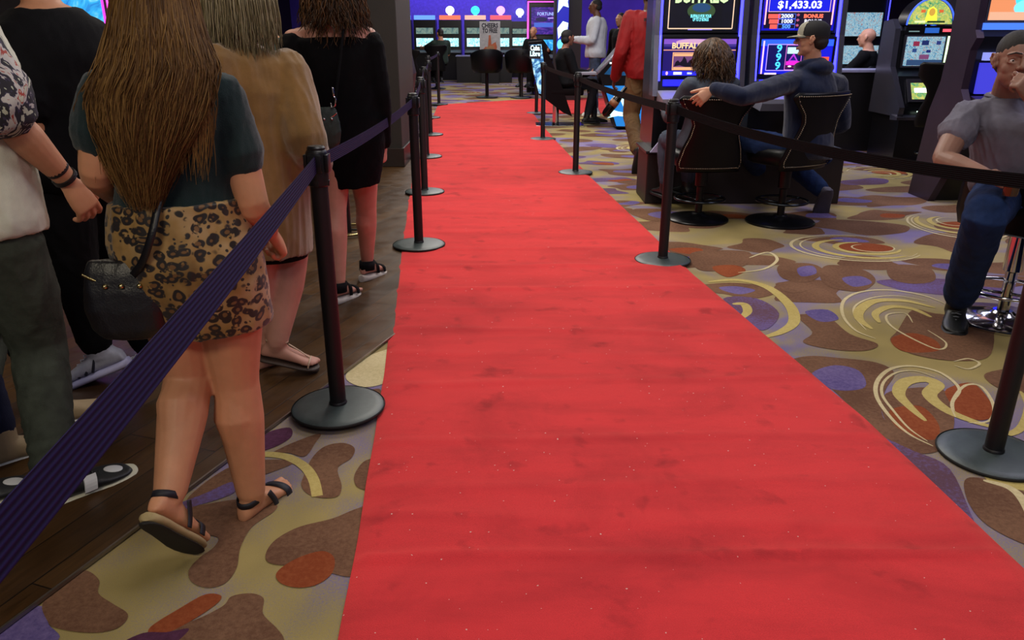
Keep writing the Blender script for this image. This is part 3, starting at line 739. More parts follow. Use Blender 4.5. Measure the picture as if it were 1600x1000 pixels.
def sneaker(J, s, m_up, m_sole, par, L=.29, m_acc=None, kind='band', lace=None, hk=1.0):
    A = J[s + 'a']; f, u = foot_dir(J, s); ins = (1 if s == 'l' else -1); k = L / .27
    mb = MB(); mb.loft(foot_rings(A, f, u, L - .015, .007, 1.02, hk, .012))
    mb.tube([A + (J[s + 'k'] - A).normalized() * .035, A - u * .03 - f * .005], [.047 * k, .048 * k], 16)
    me = remeshed(mb.bm, .006, 2); me.name = 'shoe'; sh = link('shoe', me, m_up, par)
    mb = MB(); mb.loft(foot_rings(A, f, u, L, .011, 1.02, 1, -.012, .024)); mb.build('sole', m_sole, sh, auto=50)
    O = A - u * (.085 * (L - .015) / .25); sd = f.cross(u).normalized(); kk = (L - .015) / .25
    if m_acc is not None:
        for q in (-1, 1):
            if kind == 'stripes':
                mb = MB()
                for j in range(3):
                    x = .015 + .026 * j; mb.tube([O + f * (x + .022) * kk + sd * q * .0445 * kk + u * .022, O + f * (x - .002) * kk + sd * q * (.040 - .004 * j) * kk + u * (.058 - .008 * j) * kk], .006, 6, .5)
                mb.build('stripe', m_acc, sh, True)
            elif kind == 'band':
                mb = MB(); R = []
                for t in np.linspace(0, 1, 6):
                    a = t * 1.15; y = (.0475 * math.cos(a) ** .75 + .001) * kk; z = (.014 + .040 * math.sin(a) ** .8) * kk; R.append((y, z))
                mb.loft([[O + f * (x + .01 * i / 5) * kk + sd * q * (y + e) + u * (z + e) for (x, e) in ((.045, .0115), (.078, .0115), (.078, .004), (.045, .004))] for i, (y, z) in enumerate(R)])
                mb.build('band', m_acc, sh)
            elif kind == 'heel':
                mb = MB(); mb.sph(O - f * .050 * kk + u * .045 * kk + sd * q * .014, (.022, .016, .024), Matrix((f, sd, u)).transposed()); mb.build('heel_patch', m_acc, sh, True)
        if kind == 'band':
            mb = MB(); mb.sph(O + f * .150 * kk + u * .034 * kk * hk, (.034, .031, .0085), Matrix((f, sd, (u + f * .0))).transposed() @ Matrix.Rotation(.28, 3, 'Y'), 20); mb.build('toe_cap', m_acc, sh, True)
    if lace is not None:
        mb = MB()
        for j in range(5):
            x = .03 + .018 * j; z = (.080 - .0105 * j) * kk * hk + .008
            mb.tube([O + f * x * kk + sd * .020 + u * (z - .004), O + f * (x + .006) * kk + u * (z + .003), O + f * x * kk - sd * .020 + u * (z - .004)], .0028, 6)
        mb.build('laces', lace, sh, True)
    return sh
def strap(mb, pts, wd, nr, th=.003):
    """flat strap through pts, nr: outward directions"""
    c = crom(pts, 5); N = len(c); nn = crom(nr, 5) if isinstance(nr, list) else [V(nr)] * N; R = []
    for i in range(N):
        t = (c[min(i + 1, N - 1)] - c[max(i - 1, 0)]).normalized(); n_ = (nn[i] - t * nn[i].dot(t)).normalized(); s = t.cross(n_)
        R.append([c[i] + s * wd / 2 + n_ * th / 2, c[i] - s * wd / 2 + n_ * th / 2, c[i] - s * wd / 2 - n_ * th / 2, c[i] + s * wd / 2 - n_ * th / 2])
    mb.loft(R)
def sandal(J, s, m_sole, m_strap, par, L=.25, thick=.03, wedge=0, kind='teva'):
    A = J[s + 'a']; f, u = foot_dir(J, s); sd = f.cross(u).normalized(); k = L / .25; O = A - u * (.085 * k)
    root = MB(); R = foot_rings(A, f, u, L + .004, .004, 1.02, 1, -thick, .002, 20)
    if wedge:
        for i, r in enumerate(R):
            for p_ in r: pass
    root.loft(R); sh = root.build('sandal', m_sole, par, auto=50)
    mb = MB(); rr = .043 * k
    def ring(x, z, rx, ry, a0, a1, wd, tilt=0):
        P = []; Nn = []
        for i in range(9):
            a = a0 + (a1 - a0) * i / 8; P.append(O + f * (x + ry * math.sin(a)) * k + sd * (rx * math.cos(a)) * k + u * (z + tilt * math.sin(a))); Nn.append(f * math.sin(a) + sd * math.cos(a))
        strap(mb, P, wd, Nn)
    def over(x, hw, top, wd, sk=0):
        P = []; Nn = []
        for i in range(9):
            a = math.pi * i / 8; P.append(O + f * (x + sk * math.cos(a)) * k + sd * (hw * math.cos(a)) * k + u * (top * math.sin(a) ** .6) * k); Nn.append(sd * math.cos(a) + u * (math.sin(a) + .1))
        strap(mb, P, wd, Nn)
    if kind == 'teva':
        ring(-.012, .064, .035, .040, 0, 2 * math.pi, .019, .006); over(.115, .051, .046, .024, .008)
        for q in (-1, 1): strap(mb, [O + f * .035 * k + sd * q * .041 * k + u * .068, O + f * .055 * k + sd * q * .044 * k + u * .03, O + f * .06 * k + sd * q * .047 * k], .018, sd * q)
    elif kind == 'thong':
        ring(.0, .085, .038, .046, 0, 2 * math.pi, .008, .004); strap(mb, [O + f * .05 * k + u * .078 * k, O + f * .10 * k + u * .056 * k, O + f * .15 * k + u * .03 * k], .007, u); over(.15, .045, .032, .006)
    else:
        ring(-.002, .052, .042, .056, 0, 2 * math.pi, .055); over(.045, .043, .078, .016, .01); over(.075, .046, .064, .014, -.01); over(.125, .052, .044, .024)
    mb.build('strap', m_strap, sh, True); return sh
def strands(name, paths, m, par, r=.0016, n=3):
    """many tapered locks as one mesh"""
    vs = []; fs = []
    for P in paths:
        N = len(P); prev = None
        for i in range(N):
            t = P[min(i + 1, N - 1)] - P[max(i - 1, 0)]; t = t / (np.linalg.norm(t) + 1e-9)
            x = np.cross(t, (.3, .9, .2)) if prev is None else prev - t * (prev @ t); x = x / (np.linalg.norm(x) + 1e-9); prev = x; y = np.cross(t, x)
            rr = r * (1 - .8 * (i / (N - 1)) ** 3)
            for k in range(n):
                a = 2 * math.pi * k / n; vs.append(P[i] + rr * (math.cos(a) * x * 1.6 + math.sin(a) * y * .7))
        b0 = len(vs) - N * n
        for i in range(N - 1):
            for k in range(n):
                k2 = (k + 1) % n; fs.append((b0 + i * n + k, b0 + i * n + k2, b0 + (i + 1) * n + k2, b0 + (i + 1) * n + k))
    me = bpy.data.meshes.new(name); me.from_pydata([tuple(v) for v in vs], [], fs); return link(name, me, m, par)
def m_hair(name, a, b_, c_, rough=.42):
    if name in MATS: return MATS[name]
    m, t, b = newmat(name); g = t.n('ShaderNodeNewGeometry'); f = t.math('ADD', t.math('MULTIPLY', g.outputs['Random Per Island'], .6), t.math('MULTIPLY', t.noise(22, 3, .6, t.obj((1, 1, .15))), .4))
    t.l(t.ramp(f, [(.15, srgb(a)), (.5, srgb(b_)), (.85, srgb(c_))]), b.inputs['Base Color']); b.inputs['Roughness'].default_value = rough; b.inputs['Specular IOR Level'].default_value = .35
    MATS[name] = m; return m
def scalp_strands(J, B, n, length, curl, seed, drop_front=.05, fl=.03, rad=.0022, out=1.06, wave=0, back_only=False):
    """locks rooted on the skull falling down around the head"""
    rg = np.random.default_rng(seed); r, f, u = [np.array(q) for q in head_frame(J)]; hc = np.array(J['head']); k = B['hs']; paths = []
    while len(paths) < n:
        az = rg.uniform(-math.pi, math.pi); el = rg.uniform(-.5, 1.5)
        d = np.array([math.cos(el) * math.sin(az), math.cos(el) * math.cos(az), math.sin(el)])
        if d[1] > .25 and d[2] < .55: continue
        if back_only and d[1] > .4: continue
        p = d * np.array([.078, .098, .086]) * out + np.array([0, -.014, .032]); L = length * rg.uniform(.75, 1.1); N = 12; P = []
        q = p.copy(); dr = np.array([d[0], d[1] if d[1] < 0 else -.2, .0]); ph = rg.uniform(0, 6, 3); fw = rg.uniform(.6, 1.4)
        for i in range(N):
            t = i / (N - 1); P.append(q.copy())
            nrm = (q - np.array([0, -.014, .0])) / np.array([.085, .105, .10]); on = np.linalg.norm(nrm)
            v = np.array([0, 0, -1.0]) + .9 * d * max(0, 1 - 2.2 * t) * (1 if q[2] > 0 else .3) + dr * fl * 6 * t
            v = v / np.linalg.norm(v)
            q = q + v * L / N
            nn = (q - np.array([0, -.014, .0])) / np.array([.082, .102, .118]); l = np.linalg.norm(nn)
            if l < 1.02 and q[2] > -.11: q = np.array([0, -.014, .0]) + (q - np.array([0, -.014, .0])) * (1.02 / l) * rg.uniform(1, 1.03)
            q = q + curl * np.array([math.sin(t * 14 * fw + ph[0]), math.sin(t * 13 * fw + ph[1]), .4 * math.sin(t * 12 + ph[2])]) * t
        paths.append([hc + (r * a[0] + f * a[1] + u * a[2]) * k for a in P])
    return paths
def hair_cap(J, B, m, par, ells, voxel=.007, bumpy=.003, ff=40, seed=1, name='hair', smooth=1):
    mb = MB(); r, f, u = head_frame(J); R3 = Matrix((r, f, u)).transposed()
    for c, q in ells: mb.sph(head_pt(J, B, *c), [a * B['hs'] for a in q], R3, 24)
    me = remeshed(mb.bm, voxel, smooth); folds(me, bumpy, ff, seed, (1, 1, .6)); me.name = name; return link(name, me, m, par)
SHORT = [((0, -.024, .046), (.079, .094, .082)), ((0, -.05, -.005), (.073, .070, .060))]
def eyes(J, B, par, iris='#2a1a10'):
    for s in (-1, 1):
        r, f, u = head_frame(J); c = head_pt(J, B, s * .033, .0690, .0035); mb = MB(); mb.sph(c, .0138 * B['hs'], None, 18); e = mb.build('eye', mat('eye_white', '#d8d2cc', .2, 0, .02), par, True)
        mb = MB(); mb.sph(c + f * .0078 - V((0, 0, .001)), .0074, None, 12); mb.build('iris', mat('iris_' + iris.strip('#'), iris, .15), e, True)
        for zz_, hh_ in ((.0082, .0082), (-.0098, .006)):
            mb = MB(); mb.sph(c + u * zz_ + f * .0008, (.0162, .0152, hh_), Matrix((r, f, u)).transposed(), 16); mb.build('eyelid', par.data.materials[0], par, True)
def std(loc, rz, seated=False, k=1.0, seat=.55, **ov):
    """joints of a standard figure facing +Y before the turn rz (given in the figure's own frame, then moved)"""
    if seated:
        z = seat + .10
        P = dict(pel=(0, -.02, z), neck=(0, -.06, z + .52), head=(0, -.01, z + .66), ls=(-.175, -.05, z + .44), rs=(.175, -.05, z + .44), le=(-.22, .05, z + .16), re=(.22, .05, z + .16), lw=(-.16, .30, z + .14), rw=(.16, .30, z + .14),
                 lh=(-.09, 0, z - .02), rh=(.09, 0, z - .02), lk=(-.11, .42, z - .01), rk=(.11, .42, z - .01), la=(-.11, .44, z - .42), ra=(.11, .44, z - .42))
    else:
        P = dict(pel=(0, 0, .93), neck=(0, -.01, 1.44), head=(0, .03, 1.575), ls=(-.18, 0, 1.375), rs=(.18, 0, 1.375), le=(-.235, -.03, 1.10), re=(.235, -.03, 1.10), lw=(-.235, .06, .86), rw=(.235, .06, .86),
                 lh=(-.09, 0, .89), rh=(.09, 0, .89), lk=(-.10, .02, .48), rk=(.10, .02, .48), la=(-.105, -.03, .088), ra=(.105, -.03, .088))
    J = {}; c, s = math.cos(rz), math.sin(rz)
    for q in ('hf', 'lt', 'rt'): P.setdefault(q, (0, 1, 0))
    vec = ('hf', 'lt', 'rt', 'hu', 'lu', 'ru', 'lhd', 'rhd', 'lhn', 'rhn', 'bend')
    P.update(ov)
    for q, p in P.items():
        if not hasattr(p, '__len__'): J[q] = p; continue
        v = V((p[0] * c - p[1] * s, p[0] * s + p[1] * c, p[2]))
        J[q] = v if q in vec else V(loc) + v * k
    return J
def lens(J, nm):
    d = lambda a, b: round((J[a] - J[b]).length, 2)
    print(nm, 'torso', d('pel', 'neck'), 'shw', d('ls', 'rs'), 'arms', d('ls', 'le'), d('le', 'lw'), d('rs', 're'), d('re', 'rw'), 'legs', d('lh', 'lk'), d('lk', 'la'), d('rh', 'rk'), d('rk', 'ra'), 'h neck %.2f pel %.2f la %.2f ra %.2f' % (J['neck'].z, J['pel'].z, J['la'].z, J['ra'].z))
# ---------------------------------------------------------------- people in the line on the left
def PX(**k):
    J = {}
    for q, p in k.items():
        J[q] = at(*p) if isinstance(p, tuple) and len(p) == 3 and abs(p[0]) > 3 or (isinstance(p, tuple) and len(p) == 3 and p[2] > 1.2) else (V(p) if isinstance(p, (tuple, list)) else p)
    return J
SK1 = skin('#c98f6c'); SK2 = skin('#b5795c'); SK3 = skin('#c08868'); SKD = skin('#5a3a2a')
# --- woman in the leopard skirt
J = PX(pel=(293, 392, 1.98), neck=(252, 88, 1.98), ls=(164, 148, 1.93), rs=(346, 152, 1.99), le=(150, 272, 1.90), lw=(188, 312, 2.12), re=(396, 322, 1.98), rw=(420, 360, 2.14),
       lh=(262, 425, 1.99), rh=(352, 428, 2.0), lk=(295, 588, 2.0), rk=(368, 592, 2.03), la=(266, 768, 1.77), ra=(392, 768, 2.01))
J.update(head=J['neck'] + V((0, .02, .14)), hf=V((-.1, 1, -.1)), lt=V((.04, .135, -.19)), lu=V((0, .19, .135)), rt=V((.38, 1, 0)), fl=.235, lhd=V((.1, .8, .2)), rhd=V((.08, .7, -.62)), rhn=V((-.8, -.2, -.3)))
lens(J, 'P1')
B1 = bod(FEM, tw=[.135, .180, .135, .15, .150, .052], leg=[.094, .087, .065, .067, .043], arm=[.052, .050, .040, .038, .027])
p1 = body('person', J, B1, SK1, 'woman with long brown hair walking away in a leopard print skirt and dark teal shirt', .0052, feet='bare', h_l=dict(curls=(.9, 1.0, .6)), h_r=dict(curls=(1.1, 1.2, .8), thumb=(.35, .6, .6)))
MTEE = mat('teal_cotton', '#15272a', .85, 0, .14, 20, .35, 380, .2, .2)
garment('shirt', J, B1, MTEE, p1, [g_torso(J, B1, .017, 1.68, 4.8), g_sleeve(J, B1, 'l', .011, .50, .008), g_sleeve(J, B1, 'r', .011, .52, .008)], .0075, .0055, 10, 3)
def m_leopard():
    m, t, b = newmat('leopard_print'); tc = t.obj(); wv = t.n('ShaderNodeTexNoise', i_Scale=16, i_Detail=2); t.l(tc, wv.inputs[0])
    va = t.n('ShaderNodeVectorMath', operation='MULTIPLY_ADD'); t.l(wv.outputs['Color'], va.inputs[0]); va.inputs[1].default_value = (.03, .03, .03); t.l(tc, va.inputs[2])
    mp = t.n('ShaderNodeMapping'); mp.inputs['Scale'].default_value = (1, .9, 1.25); t.l(va.outputs[0], mp.inputs[0])
    vo = t.n('ShaderNodeTexVoronoi', i_Scale=31, i_Randomness=.75); t.l(mp.outputs[0], vo.inputs['Vector'])
    brk = t.noise(48, 2, .5, tc)
    ring = t.ramp(vo.outputs['Distance'], [(.0, (0, 0, 0, 1)), (.20, (0, 0, 0, 1)), (.26, (1, 1, 1, 1)), (.47, (1, 1, 1, 1)), (.54, (0, 0, 0, 1))])
    ring = t.math('MULTIPLY', ring, t.ramp(brk, [(.33, (0, 0, 0, 1)), (.39, (1, 1, 1, 1))]))
    ctr = t.ramp(vo.outputs['Distance'], [(.0, (1, 1, 1, 1)), (.26, (1, 1, 1, 1)), (.34, (0, 0, 0, 1))])
    base = t.ramp(t.noise(9, 3, .6, tc), [(.3, srgb('#6e5224')), (.5, srgb('#957540')), (.7, srgb('#ab8f66'))])
    c = t.mix(t.math('MULTIPLY', ctr, .75), base, srgb('#5c3818')); c = t.mix(ring, c, srgb('#150e0c'))
    sp = t.n('ShaderNodeTexVoronoi', i_Scale=52, i_Randomness=1); t.l(va.outputs[0], sp.inputs['Vector'])
    dots = t.math('MULTIPLY', t.ramp(sp.outputs['Distance'], [(.2, (1, 1, 1, 1)), (.26, (0, 0, 0, 1))]), t.ramp(vo.outputs['Distance'], [(.48, (0, 0, 0, 1)), (.52, (1, 1, 1, 1))]))
    c = t.mix(dots, c, srgb('#150e0c')); t.l(c, b.inputs['Base Color']); b.inputs['Roughness'].default_value = .55; b.inputs['Sheen Weight'].default_value = .2
    return m
def skirt_part(mb):
    R = []
    for (px, py, Y, w_, d_) in [(276, 308, 1.975, .172, .135), (277, 335, 1.975, .178, .142), (286, 370, 1.975, .192, .15), (297, 405, 1.97, .193, .15), (306, 440, 1.97, .190, .145), (318, 475, 1.98, .180, .135), (326, 500, 1.99, .176, .13), (328, 510, 1.99, .172, .125)]:
        c = at(px, py, Y); lat = V((.995, .08, .02 if py < 400 else .06)).normalized(); fw = V((0, 0, 1)).cross(lat).normalized()
        R.append([c + lat * w_ * math.cos(a) + fw * d_ * math.sin(a) for a in [2 * math.pi * k / 40 for k in range(40)]])
    mb.loft(R)
sk = garment('skirt', J, B1, m_leopard(), p1, [skirt_part], .0075, .006, 8, 9, 1, (1, 1, .25))
# long hair: a full volume of locks hanging down the back
def hair1():
    rg = np.random.default_rng(4); st = [(-60, 240, 58, 2.02, 1.86), (0, 241, 66, 2.03, 1.84), (60, 244, 78, 2.02, 1.82), (105, 245, 92, 1.99, 1.81), (150, 232, 98, 1.96, 1.80), (200, 226, 86, 1.93, 1.795), (250, 224, 60, 1.93, 1.80), (300, 226, 36, 1.93, 1.81), (345, 228, 16, 1.90, 1.82)]
    A = np.array(st, float); vol = MB(); R = []
    for (py, cx, hw, yf, yb) in st[:-2]:
        c = at(cx, py, (yf + yb) / 2); w_ = (at(cx + hw, py, (yf + yb) / 2) - c).x * .84; d_ = (yf - yb) / 2 * .92
        R.append([c + V((w_ * math.cos(a), d_ * math.sin(a) * .9, 0)) for a in [2 * math.pi * k / 30 for k in range(30)]])
    vol.loft(R[::-1]); hv = vol
    paths = []
    for i in range(3600):
        a = rg.uniform(-1.0, 1.0); lay = rg.uniform(.86, 1.05); a0 = a; ph = rg.uniform(0, 6, 3); L = .52 + .54 * rg.random() ** 1.25; P = []; wa_ = rg.uniform(.0, .012); drift = rg.normal() * .10
        for j in range(15):
            py = -60 + 370 * L * j / 14; hw, cx, yf, yb = [float(np.interp(py, A[:, 0], A[:, k])) for k in (2, 1, 3, 4)]
            aa = max(-1.04, min(1.04, a + drift * (j / 14) ** 1.5)); sn = -math.sqrt(max(0, 1 - min(1, abs(aa)) ** 2)); Ym = (yf + yb) / 2 + sn * (yf - yb) / 2 * lay
            p = at(cx + hw * aa * lay, py, Ym); P.append(np.array(p) + wa_ * np.array([math.sin(j * .8 + ph[0]), .6 * math.sin(j * .9 + ph[1]), 0]) * (j / 14))
        paths.append(P)
    for i in range(150):   # loose strands over the left shoulder and across the shirt
        x0 = rg.uniform(178, 305); x1 = rg.uniform(116, 185) if x0 < 230 else rg.uniform(270, 335); P = []; ph = rg.uniform(0, 6)
        e = rg.uniform(190, 290)
        for j in range(15):
            t = j / 14; py = 60 + (e - 60) * t; px = lerp(x0, x1, min(1, t * 1.8) ** .8) + 5 * math.sin(t * 5 + ph); P.append(np.array(at(px, py, 1.835 + .05 * abs(px - 250) / 120 - (.01 if t > .3 else 0))))
        paths.append(P)
    m = m_hair('brown_hair', '#452c16', '#684a28', '#8a683a')
    o = strands('hair', paths, m, p1, .0015); q = hv.build('hair_volume', mat('hair_deep', '#3a2614', .5, 0, .3, 30, stretch=(1, 1, .1)), o, True)
hair1()
MSOLE1 = mat('cork_sole', '#a8946a', .7, 0, .1); MDSOLE = mat('dark_sole', '#1d1b1a', .8); MNAVY = mat('navy_strap', '#12121f', .6)
for s in 'lr':
    sh = sandal(J, s, MSOLE1, MNAVY, p1, .24, .022)
    f, u = foot_dir(J, s); mb = MB(); mb.loft(foot_rings(J[s + 'a'], f, u, .245, .002, 1.0, 1, -.030, -.0215, 20)); mb.build('outsole', MDSOLE, sh, auto=50)
# black crossbody bag and its strap
def shoulder_bag(label, ctr, lat, fw, w_, h_, d_, m, strap_pts, sn, metal, strap_w=.022, mstrap=None):
    r = empty('crossbody_bag', ctr, 0, label, 'bag'); I = V(ctr)
    lat = lat.normalized(); fw = fw.normalized(); R = []
    for z, k, kd in [(-1, .35, .3), (-.93, .72, .7), (-.7, .95, .95), (-.2, 1.06, 1.05), (.3, 1.0, .9), (.75, .9, .6), (.95, .8, .35), (1, .74, .2)]:
        R.append([lat * (w_ / 2 * k * abs(math.cos(a)) ** .6 * math.copysign(1, math.cos(a))) + fw * (d_ / 2 * kd * abs(math.sin(a)) ** .8 * math.copysign(1, math.sin(a))) + V((0, 0, h_ / 2 * z)) for a in [2 * math.pi * q / 24 for q in range(24)]])
    mb = MB(); mb.loft(R); bm_ = mb.bm; me = remeshed(bm_, .006, 2); folds(me, .003, 14, 5); me.name = 'bag_body'; link('bag_body', me, m, r)
    mb = MB(); P = [lat * (w_ / 2 * .86 * t) + fw * d_ * (-.30) + V((0, 0, h_ * .36 - .03 * (1 - t * t))) for t in np.linspace(-1, 1, 9)]; strap(mb, P, .006, -fw, .003); mb.build('zip', metal, r, True)
    for t in (-.3, .1, .55):
        mb = MB(); mb.sph(lat * w_ / 2 * t - fw * d_ * .42 + V((0, 0, h_ * .22)), .007); mb.build('stud', metal, r, True)
    mb = MB(); strap(mb, [V(p) - I for p in strap_pts], strap_w, [V(n) for n in sn] if isinstance(sn, list) else V(sn)); mb.build('strap', mstrap or m, r, True); return r
MLEA = mat('black_leather', '#15151a', .38, 0, .1, 30, .3, 200, .5); MGLD = mat('gold_metal', '#b8a878', .25, 1); MCHR = mat('chrome', '#c8c8cc', .12, 1, .02)
shoulder_bag('slouchy black leather bag hanging at the leopard skirt\'s left side', at(197, 468, 1.86), V((1, .1, 0)), V((-.1, 1, 0)), .195, .215, .09, MLEA,
             [at(206, 432, 1.84), at(222, 410, 1.815), at(236, 370, 1.805), at(246, 325, 1.835), at(258, 280, 1.865), at(285, 200, 1.862), at(312, 140, 1.89), at(326, 112, 1.96)], V((0, -1, .1)), MGLD, .018)
# --- man in the white shirt at the left edge
J = PX(pel=(-28, 345, 2.2), neck=(-90, -20, 2.2), ls=(-160, 40, 2.34), rs=(-58, 62, 2.06), le=(-170, 180, 2.5), lw=(-120, 240, 2.7), re=(8, 182, 2.1), rw=(100, 276, 2.24),
       lh=(-45, 372, 2.28), rh=(6, 378, 2.16), lk=(-20, 520, 2.50), rk=(60, 535, 2.24), la=(-10, 760, 1.96), ra=(92, 712, 2.12))
J['ra'] = G(96, 783) + V((0, 0, .10)); J['la'] = V((-1.68, 1.96, .12))
J.update(head=J['neck'] + V((.03, .05, .14)), hf=V((.66, .75, -.1)), rt=V((.60, .72, -.0)), lt=V((.66, .75, 0)), fl=.27, rhd=V((.30, .30, -.9)), rhn=V((-.7, .5, -.2)), hk=1.0, rth=1)
lens(J, 'P2')
B2 = bod(MALE, arm=[.055, .052, .044, .048, .030])
p2 = body('person', J, B2, SK3, 'man at the left edge in a printed white shirt and grey green trousers', .0042, h_r=dict(curls=(.45, .55, .4), thumb=(.5, .5, .4), spread=.16))
MWHT = mat('white_cotton', '#cfd0c0', .85, 0, .08, 14, .3, 300)
garment('shirt', J, B2, MWHT, p2, [g_torso(J, B2, .02, .75, 4.8, .02), g_sleeve(J, B2, 'l', .02, .75, .02), g_sleeve(J, B2, 'r', .02, .72, .02)], .0085, .010, 8, 11)
def m_print():
    m, t, b = newmat('shirt_print'); vo = t.n('ShaderNodeTexVoronoi', i_Scale=16); t.l(t.obj(), vo.inputs[0])
    t.l(t.ramp(t.noise(14, 3, .6, t.obj(), 1.2), [(.38, srgb('#b9bba9')), (.42, srgb('#26242e')), (.5, srgb('#3c3550')), (.52, srgb('#b9b4b0')), (.6, srgb('#a04038')), (.64, srgb('#b9bba9'))], 'CONSTANT'), b.inputs['Base Color']); b.inputs['Roughness'].default_value = .8
    return m
MPR = m_print()
garment('printed_sleeve', J, B2, MPR, p2, [g_sleeve(J, B2, 'r', .028, .82, .022, sh=False)], .0085, .006, 9, 12)
MGRN = mat('grey_green_denim', '#3c423a', .85, 0, .2, 18, .4, 300, .2)
garment('trousers', J, B2, MGRN, p2, [g_torso(J, B2, .012, 0, 1.6), g_leg(J, B2, 'l', .014, 1.93, stack=.012), g_leg(J, B2, 'r', .012, 1.90, [.094, .09, .070, .066, .052], stack=.014)], .0085, .006, 11, 13)
MBLK = mat('black_leather_shoe', '#17191b', .45, 0, .1, 20, .2, 150); MSW = mat('white_rubber', '#c4c2ae', .6, 0, .05); MWP = mat('white_leather', '#c8cacc', .5, 0, .04)
for s in 'lr': sneaker(J, s, MBLK, MSW, p2, .30, MWP, 'band', MBLK, .82)
mb = MB(); a_ = J['rw'] - J['re']; c_ = J['re'] + a_ * .86; 
for q, r_ in ((0, .034), (.035, .036)): 
    c2 = c_ + a_.normalized() * q; P = tube_rings([c2 - a_.normalized() * .006, c2 + a_.normalized() * .006], r_, 20, 1, None, False); mb.loft(P)
mb.build('bracelet', mat('black_beads', '#0f0f14', .5, 0, .3, 80, .8, 120), p2, auto=40)
# --- person behind him, in navy jeans and tan shoes
J = std(V((-2.12, 2.78, 0)), -.75, False, 1.0, la=(-.1, .19, .10), ra=(.10, -.20, .12), lk=(-.1, .22, .50), rk=(.1, .0, .50), lt=(.0, 1, 0), rt=(0, 1, 0), fl=.27)
J['ra'] = G(14, 722) + V((0, 0, .09)); J['la'] = G(100, 662) + V((0, 0, .09)); J['rk'] = J['ra'] + V((-.10, .06, .40)); J['lk'] = J['la'] + V((-.16, .06, .39))
p2b = body('person', J, MALE, SK3, 'person behind the white shirt, only navy jeans and tan sneakers showing', .012, hands=True, feet='')
garment('shirt', J, MALE, mat('charcoal_cotton', '#24252c', .85), p2b, [g_torso(J, MALE, .016, .2), g_sleeve(J, MALE, 'l', .016, .7), g_sleeve(J, MALE, 'r', .016, .7)], .012, .006, 9, 21)
MJN = mat('navy_denim', '#171c33', .85, 0, .2, 18, .3, 260, .2)
garment('trousers', J, MALE, MJN, p2b, [g_torso(J, MALE, .012, 0, 1.6), g_leg(J, MALE, 'l', .012, 1.9), g_leg(J, MALE, 'r', .012, 1.9)], .011, .006, 11, 22)
MTAN = mat('tan_suede', '#8d7a5c', .8, 0, .1)
for s in 'lr': sneaker(J, s, MTAN, MWP, p2b, .28, MWP, 'heel')
# --- man in the big black shirt
J = PX(pel=(112, 268, 2.98), neck=(66, 6, 2.98), ls=(28, 66, 2.86), rs=(140, 58, 3.10), le=(52, 205, 2.80), lw=(-5, 225, 2.98), re=(160, 180, 3.2), rw=(120, 230, 3.4),
       lh=(92, 282, 2.93), rh=(130, 280, 3.05), lk=(118, 420, 2.90), rk=(170, 418, 3.12), la=(152, 545, 2.93), ra=(238, 548, 3.10))
J.update(head=J['neck'] + V((-.04, .03, .14)), hf=V((-.9, .4, -.1)), lt=V((-.93, -.22, -.36)), lu=V((-.33, 0, .93)), rt=V((-1, .10, -.08)), fl=.27, ru=V((-.05, 0, 1)))
lens(J, 'P3')
B3 = bod(MALE, w=1.12, arm=[.064, .062, .048, .048, .03])
p3 = body('person', J, B3, SK3, 'man in a black shirt and black trousers with white striped sneakers', .008)
MBT = mat('black_cotton', '#0c0c10', .88, 0, .15, 20, .3, 300, .15)
garment('shirt', J, B3, MBT, p3, [g_torso(J, B3, .02, .1, 4.8, .02), g_sleeve(J, B3, 'l', .02, .68, .02), g_sleeve(J, B3, 'r', .02, .68, .02)], .01, .007, 8, 31)
garment('trousers', J, B3, MBT, p3, [g_torso(J, B3, .012, 0, 1.6), g_leg(J, B3, 'l', .014, 1.88, [.1, .092, .072, .066, .056]), g_leg(J, B3, 'r', .014, 1.88, [.1, .092, .072, .066, .056])], .01, .006, 11, 32)
MADI = mat('white_knit', '#a3a6b8', .75, 0, .08, 60, .4, 500); MST = mat('stripe_navy', '#15162a', .6); MRW = mat('white_foam', '#b4b4dc', .6)
for s in 'lr': sneaker(J, s, MADI, MRW, p3, .30, MST, 'stripes', MADI)
lat, fw, up = frame(J); mb = MB(); 0 and strap(mb, [J['neck'] + up * .02 - lat * .02 - fw * .05, J['neck'] - lat * .07 - fw * .02, J['ls'] + up * .04 - fw * .06, J['ls'] - up * .15 - fw * .14 + lat * .05], .02, [-fw, up, up - fw, -fw])
hair_cap(J, B3, mat('dark_brown_hair', '#1e1510', .6, 0, .2, 30), p3, SHORT, .009)
# --- woman in the tan coat
J = PX(pel=(403, 272, 3.0), neck=(378, 66, 2.98), ls=(338, 108, 2.86), rs=(448, 116, 3.04), le=(320, 240, 2.85), lw=(330, 290, 3.1), re=(478, 222, 2.94), rw=(498, 262, 3.14),
       lh=(380, 285, 2.95), rh=(432, 285, 3.04), lk=(402, 420, 3.0), rk=(452, 400, 3.10), la=(405, 560, 2.97), ra=(433, 532, 3.0))
J['la'] = G(404, 586) + V((.02, .06, .09))
J.update(head=J['neck'] + V((.01, .03, .15)), hf=V((.25, 1, 0)), rt=V((1, .12, -.30)), ru=V((.26, 0, 1)), lt=V((.8, .7, 0)), fl=.24)
lens(J, 'P4')
B4 = bod(FEM, w=1.15, leg=[.105, .10, .078, .078, .046], arm=[.062, .06, .05, .045, .03])
p4 = body('person', J, B4, skin('#bd8a78'), 'woman in a long tan knit coat with a grey blonde bob', .008, feet='bare', h_r=dict(curls=(.9, .9, .6)))
MTC = mat('tan_knit', '#7f5f35', .92, 0, .12, 16, .5, 420, .1, .5)
